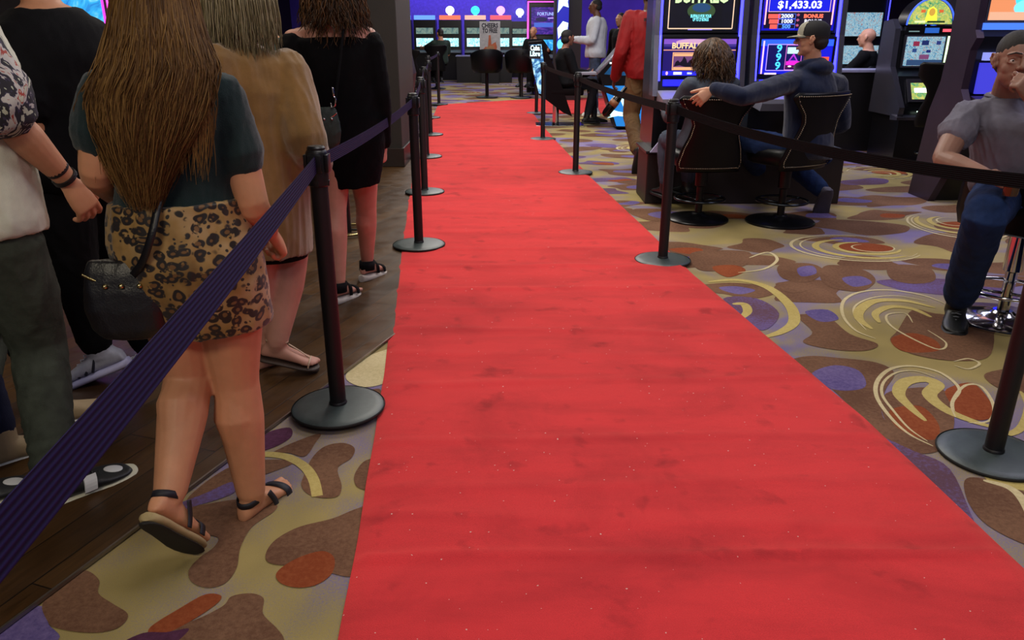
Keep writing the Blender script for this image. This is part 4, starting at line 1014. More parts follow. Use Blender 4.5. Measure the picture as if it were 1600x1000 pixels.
def coat_part(mb):
    R = []
    lat, fw, up = frame(J)
    for (px, py, Y, w_, d_) in [(400, 392, 3.0, .235, .19), (400, 360, 3.0, .230, .19), (400, 300, 3.0, .215, .18), (398, 240, 3.0, .190, .165), (396, 190, 3.0, .170, .155), (392, 140, 2.98, .158, .145), (386, 100, 2.98, .145, .12), (380, 78, 2.98, .10, .09)]:
        c = at(px, py, Y); R.append([c + lat * w_ * math.cos(a) + fw * d_ * math.sin(a) for a in [2 * math.pi * k / 36 for k in range(36)]])
    mb.loft(R)
garment('coat', J, B4, MTC, p4, [coat_part, g_torso(J, B4, .02, 2.5, 4.8), g_sleeve(J, B4, 'l', .03, 1.85, .0), g_sleeve(J, B4, 'r', .018, 1.8, .0, [.078, .074, .068, .062, .052])], .009, .014, 5, 41, 2, (1, 1, .3))
mb = MB(); c = at(425, 388, 3.03); mb.loft([[c + V((.14 * math.cos(a), .12 * math.sin(a), z)) for a in [2 * math.pi * k / 24 for k in range(24)]] for z in (-.035, .05)]); mb.build('shorts', MBT, p4, True)
MHB = m_hair('ash_blonde_hair', '#4a4130', '#7c7050', '#aca084')
o = strands('hair', scalp_strands(J, B4, 2000, .25, .0035, 5, fl=.02, out=1.12), MHB, p4, .0020)
hair_cap(J, B4, mat('ash_hair_deep', '#4a4230', .6, 0, .3, 30), o, [((0, -.022, .035), (.084, .10, .088)), ((0, -.03, -.05), (.088, .085, .085))], .01, name='hair_volume')
for s in 'lr': sandal(J, s, mat('brown_sole', '#3a2a22', .6), mat('beige_strap', '#c4a990', .5), p4, .245, .018, kind='thong')
# --- woman in the black off-shoulder dress
J = PX(pel=(542, 196, 4.10), neck=(522, 22, 4.08), ls=(458, 62, 4.04), rs=(575, 58, 4.14), le=(450, 150, 3.98), lw=(478, 205, 4.2), re=(592, 148, 4.12), rw=(598, 222, 4.18),
       lh=(522, 205, 4.07), rh=(562, 205, 4.13), lk=(524, 325, 4.02), rk=(572, 318, 4.25), la=(530, 448, 3.92), ra=(574, 412, 4.36))
J['la'] = G(532, 474) + V((0, 0, .125)); J['ra'] = G(576, 438) + V((0, 0, .125))
J.update(head=J['neck'] + V((-.01, .03, .15)), hf=V((-.45, .9, 0)), lt=V((.35, .9, -.12)), rt=V((.35, .9, -.12)), lu=V((.04, .12, 1)), ru=V((.04, .12, 1)), fl=.24, rhd=V((-.05, .1, -1)), rhn=V((-1, .3, 0)))
lens(J, 'P5')
B5 = bod(FEM, tw=[.135, .185, .145, .165, .175, .05], leg=[.095, .085, .058, .058, .036])
p5 = body('person', J, B5, skin('#c08a78'), 'woman with brown wavy hair in a short black off-shoulder dress', .008, feet='bare', h_r=dict(curls=(.9, 1.1, .7), thumb=(.4, .5, .5)))
MBD = mat('black_knit', '#08080b', .92, 0, .2, 20, .3, 300, .12)
def dress_part(mb):
    lat, fw, up = frame(J); R = []
    for (px, py, w_, d_) in [(550, 289, .150, .125), (550, 260, .165, .135), (546, 220, .19, .15), (540, 180, .185, .145), (532, 130, .175, .14), (524, 90, .195, .14), (518, 62, .215, .125), (517, 56, .20, .11)]:
        c = at(px, py, 4.09); R.append([c + lat * w_ * math.cos(a) + fw * d_ * math.sin(a) for a in [2 * math.pi * k / 36 for k in range(36)]])
    mb.loft(R)
def off_sleeve(s, r):
    def f(mb): limb(mb, (J[s + 's'], J[s + 'e'], J[s + 'w']), r, .016, .13, 1.97)
    return f
garment('dress', J, B5, MBD, p5, [dress_part, off_sleeve('l', [.06, .058, .048, .045, .03]), off_sleeve('r', [.06, .058, .048, .045, .03])], .010, .006, 8, 51)
o = strands('hair', scalp_strands(J, B5, 1300, .33, .016, 6, fl=.06, out=1.1), m_hair('dark_wavy_hair', '#1a100a', '#3a2412', '#6a4522'), p5, .0032)
hair_cap(J, B5, mat('dark_hair_deep', '#20130b', .6, 0, .3, 30), o, [((0, -.022, .035), (.084, .10, .088)), ((0, -.05, -.06), (.085, .07, .085))], .01, name='hair_volume')
for s in 'lr': sandal(J, s, mat('wedge_white', '#b8b0aa', .6), MBT, p5, .24, .04, kind='wedge')
MBG = mat('green_black_leather', '#22302c', .5, 0, .1, 20, .2, 150)
lat, fw, up = frame(J)
shoulder_bag('small dark green bag on the black dress\'s back left hip', at(506, 200, 3.84), V((1, .1, 0)), V((-.1, 1, 0)), .16, .20, .05, MBG,
             [at(522, 168, 3.84), at(526, 140, 3.86), at(532, 90, 3.90), at(535, 58, 3.93), at(540, 30, 4.0)], V((0, -1, 0)), MCHR, .012, MBT)
mb = MB(); c = at(521, 155, 3.83)
mb.tube([c + V((0, 0, .05)), c + V((.002, 0, .02))], .006, 8); mb.tube([c + V((0, 0, .02)), c + V((.012, 0, -.0)), c + V((.006, 0, -.03)), c + V((-.012, 0, -.04)), c + V((-.014, 0, -.02))], .004, 8)
o = mb.build('snap_hook', MCHR, None, True); o.parent = [q for q in bpy.data.objects if q.name.startswith('crossbody_bag')][-1]; o.matrix_parent_inverse = Matrix.Translation(-V(o.parent.location))
# --- person in dark green beyond the line, cap on
J = std(at(424, 35, 6.2) * 1.0 - V((0, 0, 0)), .2)
b0 = at(418, 30, 6.4); J = std(V((b0.x, b0.y, 0)), .3, False, .94)
p6 = body('person', J, MALE, SK3, 'person in a dark green shirt and black cap farther up the line', .012)
garment('shirt', J, MALE, mat('dark_green_cotton', '#1d2f28', .85), p6, [g_torso(J, MALE, .016, .0, 4.8, .02), g_sleeve(J, MALE, 'l', .02, .7, .02), g_sleeve(J, MALE, 'r', .02, .7, .02)], .012, .006, 8, 61)
garment('trousers', J, MALE, MBT, p6, [g_torso(J, MALE, .012, 0, 1.6), g_leg(J, MALE, 'l', .014, 1.92), g_leg(J, MALE, 'r', .014, 1.92)], .012, .006, 11, 62)
for s in 'lr': sneaker(J, s, MBLK, MSW, p6, .28)
def cap(J, B, m_crown, m_bill, par, m_front=None):
    r, f, u = head_frame(J); k = B['hs']; R3 = Matrix((r, f, u)).transposed(); mb = MB()
    Rg = []
    for z, q in [(.025, 1.0), (.045, 1.01), (.075, .97), (.10, .83), (.118, .60), (.128, .3), (.1295, .05)]:
        Rg.append([head_pt(J, B, .084 * q * math.cos(a), -.012 + .106 * q * math.sin(a), z) for a in [2 * math.pi * i / 32 for i in range(32)]])
    mb.loft(Rg); c = mb.build('cap', m_crown, par, auto=50)
    if m_front is not None:
        mb = MB(); Rf = []
        for z, q in [(.028, 1.03), (.05, 1.04), (.078, 1.0), (.102, .86), (.119, .62)]:
            Rf.append([head_pt(J, B, (.084 * q + e) * math.cos(a), -.012 + (.106 * q + e) * math.sin(a), z) for e, rg_ in ((.001, 1), (-.004, -1)) for a in ([math.pi * (.22 + .56 * i / 12) for i in range(13)][::rg_])])
        mb.loft(Rf); mb.build('cap_front', m_front, c, auto=50)
    mb = MB(); Rb = []
    for i in range(13):
        a = math.pi * (.16 + .68 * i / 12); x0, y0 = .082 * math.cos(a), -.012 + .104 * math.sin(a); o_ = math.sin(math.pi * i / 12) ** .6 * .072
        x1, y1 = x0 * 1.02, y0 + o_ + .002; dz = -.012 * (1 - abs(math.cos(a))) ; cz = .006 * math.cos(a) ** 2
        Rb.append([head_pt(J, B, x0, y0, .032), head_pt(J, B, x1, y1, .028 + dz - cz), head_pt(J, B, x1, y1, .023 + dz - cz), head_pt(J, B, x0, y0, .026)])
    mb.loft(Rb); mb.build('cap_bill', m_bill, c, True); return c
cap(J, MALE, MBT, mat('grey_cap', '#8a8c86', .8), p6)
# ---------------------------------------------------------------- slot machines
MCAB = mat('cabinet_black', '#0b0b10', .3, .1, .1, 5); MSIL = mat('cabinet_silver', '#6c6a78', .25, .85, .05, 8); MDPU = mat('cabinet_plum', '#3a2c3c', .35, .5, .1, 4); MRWD = mat('stand_redwood', '#160808', .5, 0, .2, 10)
MDK = mat('deck_grey', '#8a8a98', .35, .2, .05)
def art(name, items, par, y0=0.0, z0=0.0, x0=0.0):
    """lit graphics lying on a display: items (kind, x, z, w, h, colour, glow[, text]); drawn in the display's plane facing -Y"""
    mb = MB(); ms = []; lay = 0
    for it in items:
        k, x, z, w_, h_, col, g = it[:7]; m = emi(col, g)
        if m not in ms: ms.append(m)
        mb.mi = ms.index(m); lay += 1; y = y0 - .0012 - lay * .00035; x += x0; z += z0
        if k == 'r': mb.poly([V((x - w_ / 2, y, z - h_ / 2)), V((x + w_ / 2, y, z - h_ / 2)), V((x + w_ / 2, y, z + h_ / 2)), V((x - w_ / 2, y, z + h_ / 2))])
        elif k == 'e': mb.poly([V((x + w_ / 2 * math.cos(a), y, z + h_ / 2 * math.sin(a))) for a in [2 * math.pi * q / 24 for q in range(24)]])
        elif k == 'f':
            t = it[7]
            for (cx, cz, ww, hh) in ((x, z + h_ / 2, w_, t), (x, z - h_ / 2, w_, t), (x - w_ / 2, z, t, h_), (x + w_ / 2, z, t, h_)):
                mb.poly([V((cx - ww / 2, y, cz - hh / 2)), V((cx + ww / 2, y, cz - hh / 2)), V((cx + ww / 2, y, cz + hh / 2)), V((cx - ww / 2, y, cz + hh / 2))])
        elif k == 'p': mb.poly([V((x + a * w_, y, z + b_ * h_)) for a, b_ in it[7]])
        elif k == 't':
            me = text_mesh(it[7], h_, .0004, it[8] if len(it) > 8 else 0); co = [v.co.copy() for v in me.vertices]
            xs = [c.x for c in co]; sc = w_ / (max(xs) - min(xs)) if w_ else 1; vv = [mb.bm.verts.new((x + c.x * sc, y - c.z, z + c.y)) for c in co]
            for p in me.polygons:
                try: mb.bm.faces.new([vv[i] for i in p.vertices]).material_index = mb.mi
                except ValueError: pass
            bpy.data.meshes.remove(me)
    me = bpy.data.meshes.new(name); mb.bm.to_mesh(me); mb.bm.free(); return link(name, me, ms, par, False)
def display(name, x, z, w_, h_, y, m, par, frame=MCAB, th=.03, b=.018):
    fr = MB()
    for (cx, cz, ww, hh) in ((x, z + h_ / 2 + b / 2, w_ + 2 * b, b), (x, z - h_ / 2 - b / 2, w_ + 2 * b, b), (x - w_ / 2 - b / 2, z, b, h_), (x + w_ / 2 + b / 2, z, b, h_)): fr.box((cx, y, cz), (ww, th, hh))
    f = fr.build('display_frame', frame, par)
    mb = MB(); mb.box((x, y + .004, z), (w_, .012, h_)); return mb.build(name, m, f)
P_BLUE = emi_pic('pic_blue', [(.3, '#0a0a40'), (.45, '#1420c0'), (.55, '#2a50ff'), (.7, '#60c8ff')], 5, .9)
P_DARK = emi_pic('pic_night', [(.3, '#05060f'), (.6, '#0b0d24'), (.8, '#12183a')], 4, .6)
P_CYAN = emi_pic('pic_cyan', [(.3, '#1060c0'), (.5, '#30b0f0'), (.7, '#a0f0ff')], 6, 1.2)
P_BUSY = emi_pic('pic_busy', [(.3, '#204080'), (.42, '#60b0d8'), (.5, '#c8e8f0'), (.58, '#80a8c0'), (.68, '#d07060'), (.8, '#406080')], 26, .8, 2)
P_REEL = emi_pic('pic_reel', [(.3, '#4080a0'), (.45, '#90e0e8'), (.6, '#e8ffff'), (.8, '#70c8d8')], 12, 1.4, 1)
P_PALE = emi_pic('pic_pale', [(.3, '#507880'), (.5, '#8fb0a8'), (.7, '#b8c8a8')], 10, .6)
P_GRN = emi_pic('pic_egypt', [(.3, '#2a8060'), (.42, '#80c080'), (.52, '#c8d060'), (.62, '#e8e080'), (.7, '#40b0a0'), (.82, '#d07040')], 14, .95, 1.5)
P_VIO = emi_pic('pic_violet', [(.3, '#1a0a50'), (.5, '#4020a0'), (.65, '#8040c0'), (.8, '#c070e0')], 5, .8, 1, (1, 1, 3))
def rods(name, segs, r, m, par):
    for a, b_ in segs:
        mb = MB(); mb.cyl(a, b_, r, n=8); mb.build(name, m, par, True)
def side_poly(mb, prof, x0, x1): mb.loft([[V((x, y, z)) for (y, z) in prof] for x in (x0, x1)])
def slot_big(loc, label, rz=0, zb=.45):
    """upright two-display machine standing on a stand of height zb"""
    r = empty('slot_machine', loc, rz, label, 'slot machine', 'lit slot machines across the room'); w_ = .36
    mb = MB(); side_poly(mb, [(-.02, zb), (.60, zb), (.60, 2.12), (.14, 2.12), (.10, 1.38), (.06, 1.36), (.03, 1.02), (-.02, .90)], -w_, w_); mb.build('cabinet', MCAB, r)
    for s in (-1, 1):
        mb = MB(); side_poly(mb, [(-.05, .88), (.12, .88), (.20, 2.12), (.09, 2.12), (.03, 1.36)], s * w_ - .022, s * w_ + .022); mb.build('side_rail', MSIL, r)
        mb = MB(); mb.cyl((s * (w_ - .032), .005, 1.00), (s * (w_ - .032), .045, 1.36), .012, n=8); mb.cyl((s * (w_ - .032), .05, 1.36), (s * (w_ - .032), .10, 2.1), .012, n=8); mb.build('light_strip', emi('#3030ff', 7), r, True)
    mb = MB(); side_poly(mb, [(-.30, .84), (-.30, .875), (.02, .93), (.02, .80), (-.26, .78)], -.34, .34); d = mb.build('button_deck', MDK, r)
    mb = MB(); mb.sph((.0, -.20, .905), (.045, .045, .02)); mb.build('spin_button', emi('#2060ff', 6), d, True)
    mb = MB(); mb.box((0, .0, .985), (.58, .02, .05)); mb.build('glow_bar', emi('#1818ff', 3.5), r)
    mb = MB(); mb.box((.17, -.13, .925), (.12, .01, .09), Matrix.Rotation(-.6, 3, 'X')); mb.build('card_reader', P_CYAN, r)
    return r
MYSTAND = mat('stand_black', '#0e0c10', .4, 0, .1, 6)
ST = empty('machine_stand', (0, 0, 0), 0, 'low dark stand carrying the two blue-lit machines', 'stand')
mb = MB(); mb.box((1.97, 6.78, .215), (1.66, .5, .43), bev=.01); mb.build('plinth', MRWD, ST)
mb = MB(); mb.box((1.97, 6.78, .44), (1.70, .56, .025), bev=.005); mb.build('ledge', MYSTAND, ST)
# buffalo machine
s1 = slot_big((1.555, 6.72, 0), 'slot machine with a buffalo game on its screens, left of the pair', 0)
d = display('screen', 0, 1.71, .60, .63, .085, P_DARK, s1)
art('screen_art', [('f', 0, .0, .53, .60, '#f0c8a8', 1.4, .008), ('t', 0, -.055, .44, .15, '#c8e8a8', 1.5, 'BUFFALO', .004), ('e', 0, -.165, .23, .13, '#4a6a40', .6), ('e', 0, -.14, .15, .07, '#2a5a90', .7),
    ('t', 0, -.205, .17, .034, '#80f0ff', 1.6, 'BUFFALO FOR YOUR', .0008), ('t', 0, -.232, .13, .034, '#80f0ff', 1.6, 'UP TO 27 BONUS', .0008), ('r', 0, -.308, .2, .006, '#9080ff', 1.5)], d, .079 , 1.71)
d = display('screen', 0, 1.185, .60, .29, .035, emi('#160a58', 1.6), s1)
art('screen_art', [('r', 0, .12, .60, .05, '#8050c0', 1.2), ('e', -.05, .12, .3, .05, '#d0a0c8', 1.2), ('r', 0, .095, .6, .02, '#403090', 1), ('t', -.1, .09, .26, .062, '#f0c890', 1.5, 'BUFFALO', .002), ('r', 0, .058, .60, .006, '#f0a080', 1.4),
    ('r', -.125, -.03, .19, .14, '#e8a878', 1.3), ('r', -.125, -.03, .175, .125, '#7a4a80', .9), ('r', -.125, .02, .17, .02, '#f0b080', 1.2), ('p', -.125, -.035, .16, .09, '#1a0c30', .4, [(-.5, -.4), (-.42, 0), (-.3, .15), (-.2, -.05), (-.1, .1), (0, .5), (.12, .25), (.2, -.1), (.32, .2), (.45, .1), (.5, -.4), (.2, -.5), (-.2, -.3)]), ('r', -.125, -.085, .17, .018, '#f0b080', 1.2),
    ('r', 0, -.125, .60, .036, '#2020c8', 1.8), ('e', -.26, -.125, .02, .03, '#f0b0d0', 1.5), ('r', -.17, -.125, .07, .022, '#e0e0ff', 1.6), ('r', -.07, -.125, .04, .016, '#c0c8ff', 1.4), ('r', .1, -.125, .1, .012, '#a0b0ff', 1.2)], d, .029, 1.185)
# nines machine
s2 = slot_big((2.36, 6.72, 0), 'slot machine showing $1,433.03 on its top screen', 0)
d = display('screen', 0, 1.71, .60, .63, .085, emi('#0808a0', 1.7), s2)
IT = [('r', 0, -.12, .50, .10, '#0a14b8', 1.8), ('f', 0, -.12, .50, .10, '#e0b0b0', 1.4, .005), ('t', .0, -.12, .36, .078, '#f4f6ff', 2.0, '$1,433.03', .002), ('r', 0, -.235, .56, .125, '#15072c', .7)]
for j, (n_, ww) in enumerate((('2000', .10), ('1000', .09), ('500', .07))):
    z = -.205 - .040 * j
    IT += [('r', -.20, z, .10 - .02 * (j), .034, '#e85a50', 1.4), ('f', -.095, z, .14, .036, '#5070ff', 1.3, .003), ('t', -.095, z, ww, .040, '#d8e0ff' if j < 2 else '#5090ff', 1.7, n_, .0012), ('t', -.005, z, .025, .05, '#f070a0', 1.4, '*')]
IT += [('t', .12, -.205, .16, .04, '#f06a50', 1.6, 'BONUS', .002), ('t', .12, -.245, .14, .04, '#e8e8ff', 1.4, 'BONUS', .001)]
for s in (-1, 1): IT += [('r', s * .275, -.12, .012, .30, '#f0a0b0', 2)]
IT += [('t', 0, .02, .40, .11, '#60a8ff', 1.6, 'JACKPOT', .003)]
art('screen_art', IT, d, .079, 1.71)
d = display('screen', 0, 1.185, .60, .29, .035, emi('#0a10b0', 1.8), s2)
IT = [('r', .0, .115, .6, .05, '#2858f0', 1.6), ('r', -.275, .0, .012, .26, '#f0a8b8', 2.2), ('f', -.02, .0, .44, .205, '#b090e8', 1.5, .006), ('r', -.02, 0, .43, .195, '#060860', .9), ('f', -.02, 0, .13, .195, '#e070d0', 1.5, .004), ('r', -.02, .055, .11, .05, '#c0f0f8', 1.4), ('p', -.02, .0, .09, .07, '#b030d0', 1.3, [(-.5, -.5), (0, .5), (.5, -.5)]), ('p', -.02, -.005, .05, .035, '#201090', .8, [(-.5, -.5), (0, .5), (.5, -.5)]), ('r', -.02, -.045, .115, .03, '#e020c0', 1.5), ('r', -.02, -.075, .115, .02, '#600850', .8), ('e', -.045, -.07, .03, .012, '#ffffff', 1.6), ('e', .005, -.07, .03, .012, '#ffffff', 1.6)]
for x in (-.145, .105):
    for z in (.068, 0, -.068): IT += [('t', x, z, .045, .085, '#40b8ff', 2.0, '9', .002)]
IT += [('r', .245, -.02, .06, .05, '#f05030', 1.5), ('t', .245, -.07, .05, .05, '#f0d0ff', 1.5, '7'), ('r', -.2, -.128, .10, .014, '#e0c8f0', 1.5), ('r', -.05, -.128, .05, .014, '#90a8ff', 1.5)]
art('screen_art', IT, d, .029, 1.185)
# small things by the stand
mb = MB(); mb.prism([V((0, 0, 0)), V((.10, 0, 0)), V((.10, 0, .13))], (0, 0, 0), (0, .02, 0)); o = mb.build('table_card', mat('white_card', '#a8a8d0', .5)); o.location = (1.14, 6.42, .453); tag(o, 'small triangular white card on the low dark stand', 'card')
# --- arch topped machine
def slot_arch(loc, rz, label, s=1.0):
    r = empty('slot_machine', loc, rz, label, 'slot machine'); w_ = .36
    for q in (-1, 1):
        mb = MB(); side_poly(mb, [(-.36, .50), (-.38, .60), (-.02, 1.02), (.0, 1.42), (.10, 1.52), (.30, 1.50), (.34, .50)], q * w_ - .03, q * w_ + .03); mb.build('side_panel', MSIL if q < 0 else MDPU, r)
    mb = MB(); side_poly(mb, [(-.30, .0), (.34, 0), (.34, 1.45), (.12, 1.45), (.04, 1.40), (.02, 1.0), (-.12, .92), (-.28, .60), (-.30, .50)], -w_ + .03, w_ - .03); mb.build('cabinet', MCAB, r)
    mb = MB(); side_poly(mb, [(-.42, .47), (-.42, .50), (-.26, .52), (-.26, .46)], -.42, .42); mb.build('deck_edge', MSIL, r)
    N = 26; A = [(math.cos(math.pi * i / N), math.sin(math.pi * i / N)) for i in range(N + 1)]
    mb = MB(); P = [V((.27 * a, .03, 1.46 + .285 * b_)) for a, b_ in A]; mb.prism(P, (0, 0, 0), (0, .2, 0)); t = mb.build('arch_top', MCAB, r, auto=40)
    mb = MB(); P = [V((.245 * a, .024, 1.465 + .255 * b_)) for a, b_ in A]; mb.prism(P, (0, 0, 0), (0, .006, 0)); tp = mb.build('arch_glass', P_GRN, t)
    art('glass_art', [('p', 0, .1, .14, .16, '#e8e040', 1.6, [(-.5, -.5), (-.35, .3), (0, .5), (.35, .3), (.5, -.5)]), ('e', 0, .12, .07, .08, '#d0a040', 1.2), ('r', -.1, .13, .05, .03, '#d06030', 1.3), ('r', .1, .13, .05, .03, '#d06030', 1.3), ('r', -.12, .02, .12, .02, '#d0e8a0', 1.5), ('r', .06, .02, .2, .02, '#305030', .6)], tp, .022, 1.47)
    mb = MB(); c = [V((.262 * a, .02, 1.462 + .272 * b_)) for a, b_ in A]; mb.tube(c, .009, 8); mb.build('light_arch', emi('#3050e0', 2.5), t, True)
    mb = MB(); mb.box((0, .02, 1.40), (.54, .05, .085)); bnd = mb.build('meter_band', MCAB, r)
    art('band_art', [('r', .02, 0, .16, .055, '#2860c0', 1.1), ('r', .19, 0, .10, .03, '#ff5060', 1.8), ('r', -.18, -.01, .12, .012, '#80a0a0', .8)], bnd, -.006, 1.40)
    d = display('screen', -.03, 1.18, .44, .31, .0, P_BUSY, r, MSIL)
    art('screen_art', [('r', -.13, .08, .07, .05, '#a03050', .8), ('r', -.03, .09, .08, .05, '#203070', .8), ('r', .12, .09, .05, .04, '#30408a', .8), ('r', -.14, .01, .05, .04, '#305090', .8), ('r', .02, -.0, .05, .03, '#203080', .8), ('r', -.02, -.06, .11, .05, '#8a5080', .8), ('r', 0, -.12, .42, .06, '#3a5a88', .7)], d, -.006, 1.18)
    mb = MB(); mb.cyl((.235, -.01, 1.02), (.235, -.01, 1.34), .022, n=12); mb.build('light_tube', emi('#c8ffb0', 2.6), r, True)
    mb = MB(); R3 = Matrix.Rotation(-.5, 3, 'X'); mb.box((0, -.215, .77), (.50, .02, .27), R3); g = mb.build('lower_frame', MSIL, r)
    mb = MB(); mb.box((0, -.228, .765), (.42, .012, .19), R3); g2 = mb.build('lower_glass', P_GRN, g); mb = MB(); mb.box((0, -.236, .775), (.36, .006, .05), R3); mb.build('lamp_glow', emi('#f4fff0', 2.4), g2)
    mb = MB(); mb.box((-.14, -.35, .555), (.06, .02, .012)); mb.box((.06, -.35, .555), (.06, .02, .012)); mb.build('deck_lights', emi('#e0ffe8', 2), r)
    return r
slot_arch((4.66, 9.15, 0), .02, 'arch topped slot machine with a green and yellow glass')
# --- tall machine at the right edge, large orange and blue screen
r = empty('slot_machine', (4.28, 6.3, 0), 0, 'tall slot machine at the right edge with an orange and blue screen', 'slot machine')
for q in (-1, 1):
    mb = MB(); side_poly(mb, [(.35, 0), (.70, 0), (.66, .3), (.60, .75), (.50, 1.0), (.48, 1.25), (.50, 2.3), (.16, 2.3), (.13, 1.40), (.09, 1.34), (.15, 1.25), (.17, .95), (.05, .8), (.1, .4)], q * .62 - .03, q * .62 + .03); mb.build('side_column', MDPU, r)
mb = MB(); side_poly(mb, [(.38, 0), (.66, 0), (.6, .75), (.46, 2.3), (.22, 2.3), (.20, 1.40), (.24, 1.35), (.30, .6)], -.59, .59); mb.build('cabinet', MCAB, r)
mb = MB(); side_poly(mb, [(-.12, .80), (-.12, .84), (.14, .90), (.14, .78)], -.58, .58); mb.build('button_deck', MDPU, r)
d = display('screen', 0, 1.86, 1.12, .78, .165, emi('#e89060', 1.2), r, MSIL)
mb = MB(); mb.box((0, .14, 1.425), (1.2, .06, .05)); mb.build('shelf_light', emi('#4070e0', 1.6), r)
art('screen_art', [('r', .14, .02, .92, .66, '#1028d0', 1.6), ('r', .16, .0, .86, .50, '#2060f0', 1.5), ('e', -.06, -.24, .62, .22, '#40c0ff', 1.7), ('e', -.22, -.3, .30, .14, '#70d0ff', 1.7), ('r', .16, -.275, .8, .05, '#2030d0', 1.5), ('e', -.10, -.02, .12, .24, '#9090d0', 1.2), ('e', -.10, .11, .09, .10, '#b0a8e0', 1.2), ('r', .12, -.02, .16, .34, '#d8b090', 1.3), ('e', .12, .12, .12, .12, '#e8d8d8', 1.3), ('r', .12, -.06, .11, .06, '#f06040', 1.4), ('e', .34, -.02, .12, .24, '#9090d0', 1.2), ('r', 0, -.36, 1.1, .06, '#e8b090', 1.2)], d, .158, 1.86)
mb = MB(); mb.box((0, .20, 1.20), (1.0, .05, .06)); mb.build('light_bar', emi('#8890e0', 1.3), r)
mb = MB(); mb.box((-.36, .23, 1.03), (.28, .03, .24)); mb.build('lit_panel', emi('#3a38c0', 1.4), r)
mb = MB(); mb.box((-.02, .23, 1.05), (.34, .03, .30)); mb.build('blue_panel', emi('#1010ff', 2.2), r)
# --- counter and poker machines behind it
mb = MB(); mb.box((4.22, 9.86, .465), (1.0, .4, .93)); c_ = mb.build('counter', MYSTAND); tag(c_, 'black counter with a pale top edge in front of the bald man', 'counter')
mb = MB(); mb.box((4.22, 9.86, .945), (1.04, .46, .03), bev=.004); mb.build('counter_top', mat('pale_top', '#8f8fb0', .4), c_)
def slot_small(loc, rz, label, top=P_BUSY, low=P_CYAN, topper=None, w_=.30, strip='#2030ff', globe=None, zt=1.85, group='lit slot machines across the room', framecol=None, deck='#707880'):
    r = empty('slot_machine', loc, rz, label, 'slot machine', group)
    mb = MB(); side_poly(mb, [(-.05, 0), (.55, 0), (.55, zt), (.02, zt), (.0, 1.30), (-.02, .86), (-.05, .80)], -w_, w_); mb.build('cabinet', MCAB, r)
    display('screen', 0, 1.48 + (zt - 1.85) / 2, w_ * 1.55, .30 + (zt - 1.85), -.012, top, r, MCAB if not framecol else emi(framecol, 2.5))
    display('lower_screen', 0, 1.09, w_ * 1.55, .24, -.03, low, r, MCAB if not framecol else emi(framecol, 2.5))
    mb = MB(); side_poly(mb, [(-.28, .80), (-.28, .83), (-.02, .88), (-.02, .76)], -w_ * .95, w_ * .95); mb.build('button_deck', mat('deck' + deck.strip('#'), deck, .35, .3), r)
    if strip:
        for s in (-1, 1):
            mb = MB(); mb.cyl((s * (w_ - .015), -.035, .92), (s * (w_ - .015), -.012, zt - .02), .008, n=6); mb.build('light_strip', emi(strip, 5), r, True)
    if topper:
        mb = MB(); mb.box((0, .12, zt + .07), (w_ * 1.9, .10, .12), bev=.01); mb.build('topper', emi(topper, 1.6), r)
    if globe:
        mb = MB(); mb.cyl((0, .2, zt + .12), (0, .2, zt + .2), .05); mb.sph((0, .2, zt + .27), (.13, .13, .12), n=20); mb.build('globe_lamp', emi(globe, 2.4), r, True)
    return r
slot_small((4.72, 11.2, 0), .15, 'poker machine with pale card screens in front of the bald man', P_BUSY, P_BUSY, None, .42, '#3030e0')
for i, (x, y, t_, c1, c2, lab) in enumerate([(5.55, 15.2, '#30d0f0', P_BUSY, P_CYAN, 'machine with a cyan glowing topper above the bald man'), (6.45, 15.2, '#40c8e8', P_BUSY, P_BUSY, 'machine with a cyan topper, right of the other cyan one'), (7.9, 15.0, '#e04050', P_BLUE, P_BLUE, 'machine with a red topper behind the arch topped one'), (6.7, 11.6, None, P_BLUE, P_BLUE, 'blue lit machine just right of the arch topped one'), (9.2, 14.6, '#f0c040', P_BLUE, P_GRN, 'machine far right behind the tall plum columns')]):
    slot_small((x, y, 0), .1, lab, c1, c2, t_, .40, '#4060ff')
# --- far bank across the floor
FB_ = [(-4.05, P_PALE, '#3060d0', None, 'pale screen machine at the left end of the far bank'), (-3.35, P_PALE, '#4078e0', None, 'pale machine second from the left end of the far bank'), (-2.62, P_PALE, '#6090ff', None, 'far bank machine behind the man in dark green'), (-1.86, P_PALE, '#f06a50', '#f0f0ff', 'far bank machine with a red topper and white globe lamp'), (-1.10, P_PALE, '#e0a090', '#30e0c0', 'far bank machine behind the beer poster with a teal globe'), (-.34, P_PALE, '#e05060', '#f090ff', 'far bank machine right of the beer poster with a pink globe')]
for (x, top, tp_, gl, lab) in FB_: slot_small((x, 24.6, 0), 0, lab, top, P_REEL, tp_, .33, None, gl, 1.72)
slot_small((.25, 26.2, 0), 0, 'far machine with a round white lamp left of the pink neon one', P_PALE, P_REEL, None, .3, None, '#d0e0ff', 1.7)
mb = MB(); mb.box((-1.9, 26.9, 1.25), (6.2, .3, 2.5)); o = mb.build('wall_bank', mat('purple_partition', '#7868e0', .7)); tag(o, kind='structure'); o.name = 'wall_mid'
r = empty('bar_counter', (-1.0, 23.6, 0), 0, 'long dark counter under the far bank of machines', 'counter'); mb = MB(); mb.box((.2, 0, .36), (1.6, .5, .72)); mb.build('counter_body', MYSTAND, r); mb = MB(); mb.box((.2, 0, .735), (1.64, .56, .03)); mb.build('counter_top', mat('pale_top', '#8f8fb0'), r)
